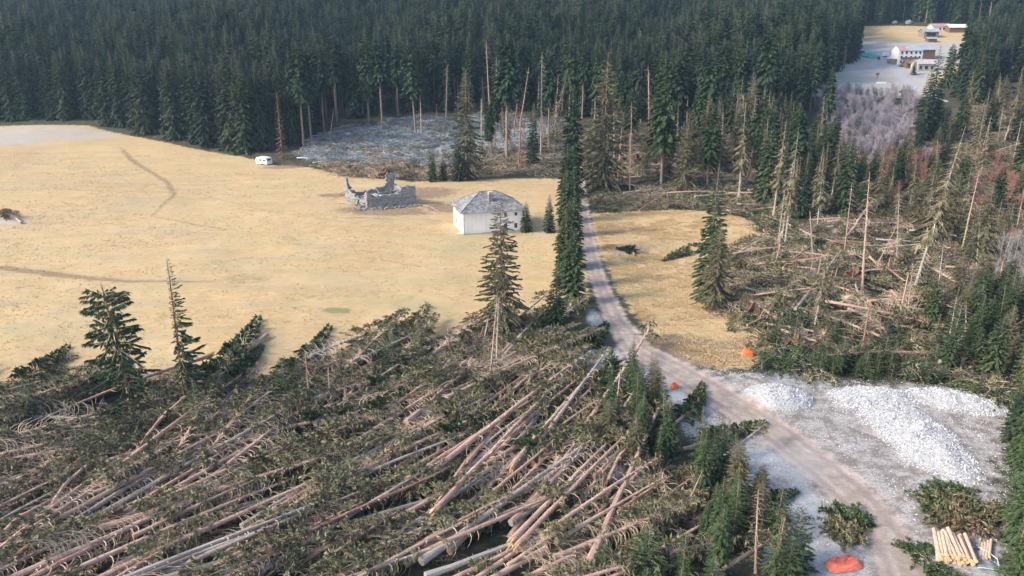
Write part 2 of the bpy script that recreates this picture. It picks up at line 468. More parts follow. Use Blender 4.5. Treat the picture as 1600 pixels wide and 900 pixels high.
def root_plate(seed, rad, off=0):
    rs = np.random.RandomState(seed + 500)
    g = G(); n = 18
    # two faced ragged disc in the YZ plane
    V = [(-.25, 0, rad * .55), (.35, 0, rad * .55)]
    for ring, (rr, xx) in enumerate([(.5, -.45), (1., -.15), (.95, .2), (.45, .5)]):
        for k in range(n):
            a = k * 2 * pi / n; q = rad * rr * (.55 + .7 * rs.rand() ** 1.5)
            V.append((xx + rs.normal() * .2 * rad, cos(a) * q, max(-.1, sin(a) * q + rad * .55)))
    V = np.array(V); F = []
    F4 = []
    for k in range(n):
        k2 = (k + 1) % n
        F.append((0, 2 + k2, 2 + k)); F.append((1, 2 + 3 * n + k, 2 + 3 * n + k2))
        for r_ in range(3): F4.append((2 + r_ * n + k, 2 + r_ * n + k2, 2 + (r_ + 1) * n + k2, 2 + (r_ + 1) * n + k))
    g.add(V, [np.array(F), np.array(F4)], 0)
    N = 40; a = rs.rand(N) * 2 * pi; s = np.linspace(0, 1, 4)[None]
    rr = rad * (1.05 + .5 * rs.rand(N))[:, None] * s
    P = np.stack([-.1 - s * .6 * rs.rand(N)[:, None] + 0 * rr, np.cos(a)[:, None] * rr, np.maximum(0, np.sin(a)[:, None] * rr + rad * .55) + .15 * rs.normal(size=(N, 4))], -1)
    V, F = tubes(P, np.tile([.10, .06, .035, .01], (N, 1)), 4); g.add(V, F, 1)
    return g.mesh('root_plate', ['soil', 'twig_grey'])
def leafless(seed, H=5, n=110, spread=.5, mat='alder', rad=.016, multi=6):
    rs = np.random.RandomState(seed); g = G()
    st = rs.normal(size=(multi, 2)) * .25; dr = rs.normal(size=(multi, 2)) * spread
    s = np.linspace(0, 1, 5)
    Hs = H * (.7 + .3 * rs.rand(multi))
    P = np.stack([st[:, :1] + dr[:, :1] * Hs[:, None] * .35 * s ** 1.5, st[:, 1:] + dr[:, 1:] * Hs[:, None] * .35 * s ** 1.5, Hs[:, None] * s], -1)
    V, F = tubes(P, np.tile([.05, .04, .03, .02, .008], (multi, 1)) * (H / 5), 4); g.add(V, F, 0)
    i = rs.randint(0, multi, n); u = .15 + .8 * rs.rand(n); q = u * 4; k = np.minimum(q.astype(int), 3); f = (q - k)[:, None]
    b = P[i, k] * (1 - f) + P[i, k + 1] * f
    d = norm(np.stack([rs.normal(size=n), rs.normal(size=n), .5 + rs.rand(n)], -1)); l = H * .28 * (.4 + rs.rand(n)) * (1.15 - u)
    Q = b[:, None] + d[:, None] * l[:, None, None] * np.array([0, .5, 1])[None, :, None] + np.array([0, 0, 1.]) * (l[:, None, None] * .25 * np.array([0, .3, 1])[None, :, None])
    V, F = tubes(Q, np.tile([rad * 1.2, rad, rad * .4], (n, 1)), 3); g.add(V, F, 0)
    j = rs.randint(0, n, n * 3); u = rs.rand(n * 3, 1); b = Q[j, 0] * (1 - u) + Q[j, 2] * u
    d = norm(d[j] + rs.normal(size=(n * 3, 3)) * .8); l = H * .11 * (.4 + rs.rand(n * 3))
    Q2 = np.stack([b, b + d * l[:, None]], 1)
    V, F = tubes(Q2, np.tile([rad * .7, rad * .4], (n * 3, 1)), 3); g.add(V, F, 0)
    return [('stems', g.mesh('stems', [mat]))]

# prototypes (mesh data only; every tree is its own object with its own parts)
SP = {}
SP['full'] = [spruce(11 + i, 26, .02, 3.3, 250, 4600, needle='needle', elev=(-.45, .45)) for i in range(3)]
SP['fulldark'] = [spruce(21 + i, 26, .03, 3.4, 250, 4400, needle='needle_dark', elev=(-.45, .45)) for i in range(2)]
SP['edge'] = [spruce(25 + i, 26, .01, [4.4, 3.8, 4.8][i], 300, 6800, needle='needle_edge', elev=(-.5, .5), fat=1.6, power=.62, ragged=.45) for i in range(3)]
SP['edgedark'] = [spruce(28 + i, 26, .04, 4.2, 280, 6400, needle='needle_dark', elev=(-.5, .5), fat=1.6, power=.65, ragged=.45) for i in range(2)]
SP['tall'] = [spruce(31 + i, 28, [.32, .56, .44, .50][i], 3.4, 230, 5200, r0=.31, fat=1.9, power=.6, ragged=.55, needle='needle_dark' if i % 2 else 'needle', dead=60, dead_to=.5, elev=(-.5, .4)) for i in range(4)]
SP['sparse'] = [spruce(41 + i, 24, .04, 5.4, 380, 12000, needle='needle_olive', dead=70, dead_to=.3, ln=.6, wd=.19, eljit=.22, loose=1.3, elev=(-.30, .6), sag=.6, bark='bark_stand', ragged=.6) for i in range(2)]
SP['thin'] = [spruce(51 + i, 22, .35, 2.4, 90, 1300, needle='needle_olive', dead=110, dead_to=.7, bark='bark_grey', ragged=.6, twig='twig', elev=(-.7, .2)) for i in range(2)]
SP['half'] = [spruce(61, 20, .10, 3.2, 260, 8500, ln=.58, wd=.18, eljit=.28, loose=1.6, side=0.1, needle='needle', ragged=.55, dead=60, dead_to=.5, bark='bark_red', twig='twig', elev=(-.3, .5))]
SP['broken'] = [spruce(65, 22, .12, 3.9, 170, 7000, ln=.55, wd=.18, eljit=.28, loose=1.6, top=.66, needle='needle', dead=110, dead_to=.62, bark='bark', twig='twig', splinter=True, elev=(.35, .85), sag=.9, ragged=.7, power=.5, hang=1.3)]
SP['young'] = [spruce(71 + i, 9, .01, 1.9, 120, 2000, ln=.55, needle='needle_young', elev=(-.2, .7), sag=.2) for i in range(2)]
SP['bush'] = [spruce(75 + i, 6, .01, 2.2, 110, 1900, ln=.6, needle='needle', elev=(.1, .8), sag=.3) for i in range(2)]
SP['snag'] = [spruce(81 + i, 14, .5, 1, 1, 0, top=.75, dead=26, dead_to=.7, bark=['bark_grey', 'bark', 'bark_red'][i], twig='twig', splinter=True, r0=.2) for i in range(3)]
SP['pole'] = [spruce(86 + i, 22, .5, 1, 1, 0, dead=[90, 60][i], dead_to=.97, bark=['bark_grey', 'bark'][i], twig='twig', r0=.19) for i in range(2)]
SP['brown'] = [spruce(91, 24, .05, 2.2, 140, 1500, needle='needle_brown', bark='bark_red', twig='twig_grey', ln=.7)]
SP['frosty'] = [spruce(95, 24, .04, 3.2, 220, 4000, needle='needle_frost', elev=(-.45, .4))]
SPH = dict(edge=26, edgedark=26, full=26, fulldark=26, tall=28, sparse=24, thin=22, half=20, broken=22, young=9, bush=6, snag=14, pole=22, brown=24, frosty=24)
FA = {}
FA['comb'] = [fallen(101 + i, 26, .55, 110, 1300, 150, root=False) for i in range(3)]
FA['bare'] = [fallen(111 + i, 25, .80, 30, 260, [14, 8, 22][i], stubs=60, RM=2.2, bark=['bark', 'bark_grey', 'bark'][i], broken=(i == 2), root=False) for i in range(3)]
FA['green'] = [fallen(121 + i, 22, .2, 190, 3800, 40, RM=3.0, needle='needle', wd=.27) for i in range(2)]
FA['olive'] = [fallen(126 + i, 24, .35, 150, 2000, 160, RM=3.1, needle='needle_olive') for i in range(2)]
FA['dead'] = [fallen(131 + i, 22, .6, 60, 420, 150, RM=2.7, bark='bark_grey', twig=['twig', 'twig_grey'][i], needle='needle_brown') for i in range(2)]
FA['frost'] = [fallen(141 + i, 22, .35, 110, 1100, 130, RM=2.6, bark='bark_frost', twig='twig_frost', needle='needle_frost') for i in range(2)]
FA['log'] = [fallen(151 + i, 9, .9, 1, 0, 0, stubs=22, bark=['bark', 'bark_red'][i], broken=(i == 0), spl_tip=True, r0=.19) for i in range(2)]
FAL = dict(comb=26, bare=25, green=22, olive=24, dead=22, frost=22, log=9)

# ------------------------------------------------------------------ areas, laid out from the survey bearings
MEADOW = px_poly([(-420, 197), (0, 197), (140, 196), (215, 214), (300, 232), (380, 245), (430, 258), (490, 262), (560, 272), (640, 284), (700, 282), (770, 279), (860, 279), (906, 279),
                  (914, 330), (917, 380), (922, 430), (915, 470), (880, 485), (820, 500), (760, 515), (700, 520), (650, 545), (560, 560), (500, 575), (420, 600), (330, 600), (200, 600), (100, 590), (0, 600), (-250, 640)])
MEADOW_R = px_poly([(921, 333), (980, 330), (1060, 328), (1140, 330), (1185, 352), (1190, 378), (1150, 400), (1120, 440), (1125, 480), (1190, 505), (1240, 545), (1180, 575), (1120, 578), (1060, 560), (1010, 520), (975, 470), (948, 420), (930, 380)])
FIELD = px_poly([(1322, 41), (1400, 40), (1500, 42), (1530, 60), (1524, 98), (1470, 125), (1462, 150), (1440, 152), (1322, 152), (1250, 150), (1250, 60)])
ROAD = px_path([(905, 262, 1.3), (908, 300, 1.5), (914, 350, 1.6), (924, 400, 1.7), (940, 450, 1.7), (962, 500, 1.9), (995, 545, 2.3), (1060, 580, 2.6), (1130, 620, 2.6), (1220, 680, 2.6), (1290, 735, 2.5), (1350, 790, 2.4), (1395, 850, 2.3), (1420, 905, 2.3), (1440, 1000, 2.3)])
YARD = px_poly([(940, 545), (1010, 548), (1065, 562), (1130, 580), (1200, 585), (1300, 600), (1420, 598), (1520, 610), (1570, 640), (1575, 700), (1560, 770), (1555, 830), (1600, 1000), (1280, 1000), (1255, 860), (1230, 790), (1160, 735), (1100, 680), (1040, 630), (960, 600), (925, 575)])
VROADS = [px_path([(1322, 57, 2.2), (1350, 72, 2.2), (1373, 87, 2.3), (1385, 95, 2.3), (1397, 108, 2.3), (1417, 128, 2.1), (1440, 142, 2.1), (1475, 158, 2.1)]),
          px_path([(1310, 109, 2.0), (1345, 109, 2.0), (1382, 104, 2.0), (1391, 98, 2.0)]),
          px_path([(1350, 149, 1.6), (1400, 151, 1.8), (1440, 151, 1.8)])]
MOUND = px_poly([(1310, 88), (1345, 91), (1372, 96), (1384, 101), (1370, 106), (1330, 108), (1310, 107)])
FROSTF = px_poly([(-420, 196), (0, 196), (140, 195), (190, 206), (205, 213), (140, 219), (60, 226), (0, 231), (-420, 250)])
FW_NEAR = px_poly([(-260, 600), (0, 590), (80, 560), (200, 570), (330, 560), (420, 580), (520, 540), (640, 520), (700, 530), (780, 510), (880, 500), (930, 520), (945, 560), (990, 610), (1050, 650), (1120, 700), (1190, 760), (1240, 840), (1270, 1000), (-200, 1000)])
FW_FROST = px_poly([(455, 245), (490, 220), (560, 196), (640, 186), (760, 186), (850, 190), (880, 205), (800, 240), (700, 262), (600, 268), (520, 262)])
FW_MID = px_poly([(700, 262), (800, 240), (880, 205), (950, 205), (1080, 215), (1190, 220), (1230, 250), (1240, 300), (1215, 350), (1185, 344), (1140, 329), (1060, 326), (980, 329), (940, 331), (915, 280), (860, 272), (760, 272)])
FW_RIGHT = px_poly([(1130, 400), (1200, 370), (1290, 350), (1380, 345), (1480, 380), (1560, 420), (1640, 440), (1700, 560), (1560, 590), (1440, 570), (1330, 590), (1230, 545), (1160, 500), (1120, 460)])
FW_SLOPE = px_poly([(1470, 190), (1540, 150), (1640, 130), (1760, 200), (1700, 330), (1600, 330), (1500, 290)])
ALDER = px_poly([(1275, 155), (1330, 148), (1420, 150), (1440, 180), (1425, 230), (1390, 260), (1330, 240), (1280, 200)])
FOREST = px_poly([(-600, 195), (0, 194), (140, 192), (215, 210), (300, 228), (380, 241), (440, 243), (480, 220), (540, 190), (640, 180), (760, 181), (880, 184), (950, 199), (1050, 206), (1120, 205), (1190, 206), (1250, 200), (1290, 165), (1305, 120)])
def ray_pt(px, Yd):
    """point at ground distance Yd (world Y) along a bearing column"""
    return ((px - 800) / 1200. * Yd * 1.04, Yd)
FOREST = np.vstack([FOREST, [ray_pt(1300, 420), ray_pt(1295, 520), ray_pt(1295, 680), (-560, 680)]])
FOREST_V = np.array([ray_pt(1250, 560), ray_pt(1330, 566), ray_pt(1420, 566), ray_pt(1510, 562), ray_pt(1600, 520), (560, 540), (560, 760), (60, 760)])
FOREST_R = np.array([at(1478, 152)[:2], ray_pt(1500, 350), ray_pt(1530, 380), ray_pt(1548, 450), ray_pt(1560, 520), (560, 540), (420, 300), at(1720, 150)[:2], at(1600, 130)[:2], at(1530, 140)[:2]])

# ------------------------------------------------------------------ ground sheet
NU, NV = 500, 640
u = np.linspace(-1.25, 1.25, NU); yv = 18 * (1600 / 18.) ** (np.linspace(0, 1, NV))
U, Yg = np.meshgrid(u, yv)
Xg = U * (Yg * .72 + 28)
d_road = line_d(ROAD, Xg, Yg); d_yard = sdf(YARD, Xg, Yg)
d_mead = np.maximum(np.maximum(sdf(MEADOW, Xg, Yg), sdf(MEADOW_R, Xg, Yg)), sdf(FIELD, Xg, Yg))
d_vr = np.maximum.reduce([line_d(p, Xg, Yg) for p in VROADS])
d_mound = sdf(MOUND, Xg, Yg)
Zg = gz(Xg, Yg)
Zg += np.clip(d_mound / 4, 0, 1) * 1.6
rough = np.clip(-(np.maximum(np.maximum(d_road, d_yard), d_mead)) / 2., 0, 1)
Zg += rough * .45 * fbm(Xg / 1.7, Yg / 1.7, 8, 3)
Zg += np.clip(d_mead / 3, 0, 1) * .07 * fbm(Xg / 1.1, Yg / 1.1, 12, 3)
Zg -= np.clip((d_road + .3) / .6, 0, 1) * .10
# gravel heaps of the yard
def heap(px, py, rx, ry, h, rz=0.):
    p = at(px, py); dx = Xg - p[0]; dy = Yg - p[1]
    a = dx * cos(rz) + dy * sin(rz); b = -dx * sin(rz) + dy * cos(rz)
    q = np.sqrt((a / rx) ** 2 + (b / ry) ** 2)
    return h * np.clip(1 - q, 0, 1) ** .8 * (1 + .6 * fbm(Xg / 1.1, Yg / 1.1, 20, 4))
HEAPS = [(1215, 622, 4.2, 3.2, 1.5, 0), (1365, 622, 5.6, 3.2, .9, 0), (1505, 628, 6.4, 3.6, .9, -.3), (1400, 655, 4.2, 3.8, .8, 0), (1435, 682, 4.2, 4.4, 1.1, 0), (1462, 712, 3.8, 4.0, 1.0, 0), (1490, 735, 2.8, 3., .6, 0)]
d_heap = np.zeros_like(Xg)
for h in HEAPS: d_heap = np.maximum(d_heap, heap(*h))
Zg += d_heap
# frost, earth, dark track marks and painted shadows on the ground
frost = np.clip(sdf(FROSTF, Xg, Yg) / 9 + .25, 0, .8) + .35 * fbm(Xg / 22, Yg / 3.5, 70, 4) * (sdf(FROSTF, Xg, Yg) > -4)
frost = np.maximum(frost, np.clip(sdf(FW_FROST, Xg, Yg) / 6, 0, 1) * .9)
def blob(px, py, rx, ry, s=1.):
    p = at(px, py); q = ((Xg - p[0]) / rx) ** 2 + ((Yg - p[1]) / ry) ** 2
    return s * np.clip(1.25 - q, 0, 1)
for b in [(20, 790, 9, 4), (120, 775, 7, 4), (210, 735, 5, 3), (690, 652, 4, 4), (650, 665, 4, 2), (565, 765, 3, 2), (930, 570, 5, 7), (885, 560, 6, 3), (860, 590, 5, 3), (985, 660, 2, 5), (1068, 640, 1.5, 8), (985, 735, 3, 4), (500, 620, 4, 2), (330, 640, 4, 4),
          (940, 880, 4, 2), (400, 880, 4, 3), (1275, 820, 2.2, 9), (1235, 720, 5, 4), (1250, 890, 4, 6), (845, 365, 3.5, 1.2), (10, 346, 7, 3), (1150, 720, 4, 6), (320, 730, 3, 3), (200, 690, 4, 2), (1255, 430, 3, 3), (1330, 350, 8, 6), (1250, 590, 5, 3), (975, 395, 3, 2), (450, 612, 5, 2), (930, 500, 1.5, 6)]:  # blue-grey patch right of the house: frost with the house's shadow painted in
    frost = np.maximum(frost, blob(*b))
frost = np.maximum(frost, np.clip(sdf(FIELD, Xg, Yg) / 8, 0, 1) * np.clip(1.15 - (Xg - ray_pt(1445, 1)[0] * Yg) / 12, 0, 1) * 1.15 * np.clip((520 - Yg) / 30, 0, 1))
earth = np.zeros_like(Xg)
for b in [(600, 330, 13, 6), (520, 305, 5, 3), (670, 300, 9, 9), (700, 325, 7, 5), (440, 262, 8, 3), (975, 300, 8, 14), (1060, 540, 6, 5), (985, 395, 5, 6), (1010, 360, 5, 5), (955, 358, 4, 6), (1090, 560, 8, 3), (1175, 545, 5, 4), (1430, 118, 6, 9, .9), (580, 275, 12, 5)]:
    earth = np.maximum(earth, blob(*b))
tracks_shade = np.maximum.reduce([line_d(px_path(p), Xg, Yg) for p in [
    [(190, 232, .8), (205, 250, 1.2), (235, 268, 1.0), (262, 285, 1.), (272, 305, .8), (250, 325, .6), (238, 338, .5), (300, 350, .7), (360, 360, .4)],
    [(0, 418, 1.3), (80, 428, 1.5), (200, 440, 1.0), (330, 440, .5)], [(300, 300, .4), (420, 330, .5), (560, 350, .4)], [(0, 300, .4), (120, 290, .5), (230, 300, .4)], [(560, 400, .3), (680, 420, .4)], [(545, 341, .4), (620, 343, .5), (690, 345, .4)], [(1000, 337, .3), (1090, 341, .3)]]])  # streak on the meadow below the ruin is a painted thin shadow
green = np.maximum.reduce([blob(527, 485, 2.6, 1.6), blob(385, 435, 5, 4, .5), blob(470, 465, 5, 3, .35), blob(960, 430, 6, 10, .5), blob(1090, 540, 8, 5, .6), blob(1010, 460, 5, 8, .5), blob(820, 510, 6, 4, .6), blob(560, 590, 5, 2, .5), blob(1440, 590, 12, 2, .6), blob(90, 690, 6, 2.5, .7), blob(700, 495, 6, 3, .3)])
cls = np.zeros(Xg.shape, int)
cls[d_mead > 0] = 1; cls[d_yard > 0] = 2; cls[d_vr > 0] = 3; cls[d_road > 0] = 3
Vg = np.stack([Xg, Yg, Zg], -1).reshape(-1, 3)
ii, jj = np.meshgrid(np.arange(NV - 1), np.arange(NU - 1), indexing='ij')
quad = np.stack([ii * NU + jj, ii * NU + jj + 1, (ii + 1) * NU + jj + 1, (ii + 1) * NU + jj], -1).reshape(-1, 4)
qc = cls[:-1, :-1].ravel()

t = NT('ground'); pos = t.geo()
nbig = t.noise(pos, .09, 4); nmid = t.noise(pos, .7, 5, .62); nfin = t.noise(pos, 4.5, 4, .65); nn = t.noise(pos, 1.7, 3)
gst = t.noise(t.stretch(pos, (.45, 1.6, 1)), 1.3, 6, .72)
floor_c = t.mix(t.sstep(nmid, .35, .68), (.035, .034, .022), (.085, .072, .045))
floor_c = t.mix(t.sstep(nn, .48, .7), floor_c, (.055, .07, .028))
straw = t.mix(t.sstep(gst, .22, .85), (.37, .252, .118), (.54, .40, .205))
straw = t.mix(t.math('MULTIPLY', t.sstep(nbig, .42, .66), .5), straw, (.49, .37, .215))
straw = t.mix(t.math('MULTIPLY', t.sstep(t.noise(pos, .045, 5, .6), .5, .68), .45), straw, (.33, .29, .15))
straw = t.mix(t.math('MULTIPLY', t.sstep(nfin, .55, .75), .25), straw, (.28, .19, .10))
straw = t.mix(t.math('MULTIPLY', t.sstep(t.noise(t.stretch(pos, (.05, .22, 1)), 1.0, 6, .68), .42, .64), .6), straw, (.37, .275, .165))
straw = t.mix(t.math('MULTIPLY', t.sstep(t.noise(t.stretch(pos, (.03, .11, 1)), 1.3, 5, .6), .5, .7), .55), straw, (.33, .30, .15))
straw = t.mix(t.math('MULTIPLY', t.sstep(t.math('ADD', t.attr('green'), t.math('MULTIPLY', t.math('SUBTRACT', nmid, .5), 1.3)), .15, .9), .7), straw, (.12, .16, .06))
straw = t.mix(t.math('MULTIPLY', t.sstep(t.math('ADD', t.attr('tracks_shade'), t.math('MULTIPLY', t.math('SUBTRACT', nmid, .5), 2.)), -.3, .9), .75), straw, (.19, .125, .07))
yard_c = t.mix(t.sstep(nmid, .36, .60), (.18, .155, .14), (.34, .325, .31))
yard_c = t.mix(t.math('MULTIPLY', t.sstep(nfin, .48, .62), .8), yard_c, (.14, .12, .105))
yard_c = t.mix(t.sstep(t.attr('heap'), .05, .35), yard_c, t.mix(t.sstep(t.noise(pos, 11., 3, .7), .35, .65), (.24, .24, .245), (.47, .48, .49)))
road_c = t.mix(t.sstep(nmid, .3, .7), (.25, .20, .175), (.42, .355, .315))
road_c = t.mix(t.math('MULTIPLY', t.sstep(t.math('ABSOLUTE', t.math('SUBTRACT', t.attr('d_road'), 1.15)), .6, .1), .6), road_c, (.22, .18, .15))
road_c = t.mix(t.math('MULTIPLY', t.sstep(nfin, .5, .64), .45), road_c, (.17, .145, .12))
road_c = t.mix(t.math('MULTIPLY', t.sstep(t.math('ADD', t.attr('d_road'), t.math('MULTIPLY', t.math('SUBTRACT', nn, .5), .8)), 1.55, 2.1), .35), road_c, (.21, .19, .13))
def edge(a, amp, lo, hi, n=None): return t.sstep(t.math('ADD', t.attr(a), t.math('MULTIPLY', t.math('SUBTRACT', n or nmid, .5), amp)), lo, hi)
col = t.mix(edge('d_mead', 5., -.6, .9), floor_c, straw)
col = t.mix(edge('d_yard', 7., -.8, 1.5), col, yard_c)
col = t.mix(t.math('MULTIPLY', t.sstep(t.math('ADD', t.attr('earth'), t.math('MULTIPLY', t.math('SUBTRACT', nmid, .5), 1.8)), .25, .9), .8), col, t.mix(nfin, (.13, .085, .055), (.24, .17, .12)))
col = t.mix(edge('d_road', 1.6, -.25, .45), col, road_c)
col = t.mix(edge('d_vr', 1.2, -.2, .6), col, (.38, .37, .38))
fr = t.sstep(t.math('ADD', t.attr('frost'), t.math('MULTIPLY', t.math('SUBTRACT', nfin, .5), 3.4)), .45, 1.0)
fr = t.math('MULTIPLY', fr, t.math('SUBTRACT', 1.0, t.math('MULTIPLY', edge('d_road', 1, -.3, .3), .6)))
col = t.mix(t.math('MULTIPLY', fr, .75), col, t.mix(nn, (.23, .26, .285), (.43, .455, .48)))
t.base(col)
t.bump(t.math('ADD', t.math('MULTIPLY', nfin, .7), gst), .4, .15)
M['ground'] = t.m
def ground_part(name, c):
    g = quad[qc == c]
    ids = np.unique(g); mp = np.full(len(Vg), -1); mp[ids] = np.arange(len(ids))
    gg = G().add(Vg[ids], mp[g], 0)
    me = gg.mesh(name, ['ground'], True)
    for nm, arr in (('d_road', d_road), ('d_yard', d_yard), ('d_mead', d_mead), ('d_vr', d_vr), ('frost', frost), ('earth', earth), ('tracks_shade', tracks_shade), ('green', green), ('heap', d_heap)):
        a_ = me.attributes.new(nm, 'FLOAT', 'POINT'); a_.data.foreach_set('value', np.clip(arr, -50, 50).reshape(-1)[ids].astype(np.float32))
    o = link(name, me); o['kind'] = 'structure'; return o
for nm, c in (('ground', 0), ('meadow', 1), ('gravel_yard', 2), ('road', 3)): ground_part(nm, c)
_ly = np.log(1600 / 18.)
def gt(x, y):
    """height of the built ground sheet"""
    fj = (x / (y * .72 + 28) + 1.25) / 2.5 * (NU - 1); fi = np.log(max(y, 18.01) / 18.) / _ly * (NV - 1)
    i = int(min(max(fi, 0), NV - 2)); j = int(min(max(fj, 0), NU - 2)); a = fi - i; b = fj - j
    return float((Zg[i, j] * (1 - b) + Zg[i, j + 1] * b) * (1 - a) + (Zg[i + 1, j] * (1 - b) + Zg[i + 1, j + 1] * b) * a)
def aG(px, py):
    p = at(px, py); return (p[0], p[1], gt(p[0], p[1]))

# ------------------------------------------------------------------ standing trees, each its own object
KNAME = dict(edge='spruce_tree', edgedark='spruce_tree', full='spruce_tree', fulldark='spruce_tree', tall='spruce_tree', sparse='spruce_tree', thin='spruce_tree', half='spruce_tree', broken='broken_spruce',
             young='young_spruce', bush='young_spruce', snag='dead_snag', pole='bare_dead_tree', brown='brown_spruce', frosty='spruce_tree')
n_std = 0
def stand(p, kind, H, label, group=None, lean=(0, 0), var=None, wide=1.0, rz=None, cat=None):
    global n_std
    n_std += 1
    protos = SP[kind]; parts = protos[(n_std if var is None else var) % len(protos)]
    s = H / SPH[kind]; w = (s ** .6 if s < 1 else s) * wide
    if kind in ('young', 'bush'): w = s * wide
    z = gt(p[0], p[1]) - .15
    return thing(KNAME[kind], label, cat or ('dead tree' if kind in ('snag', 'pole') else 'tree'), (p[0], p[1], z), (lean[0], lean[1], R.rand() * 6.28 if rz is None else rz), (w, w, s), group, parts)
def std_px(px, yb, yt, kind, label, lean=0., group=None, wide=1., rz=None, var=None, back=0.):
    p = aG(px, yb); H = max(1.0, height_to(p, yt)) / cos(lean)
    return stand(p, kind, H / (.75 if kind == 'snag' else .66 if kind == 'broken' else 1), label, group, (back, lean), var, wide, rz)
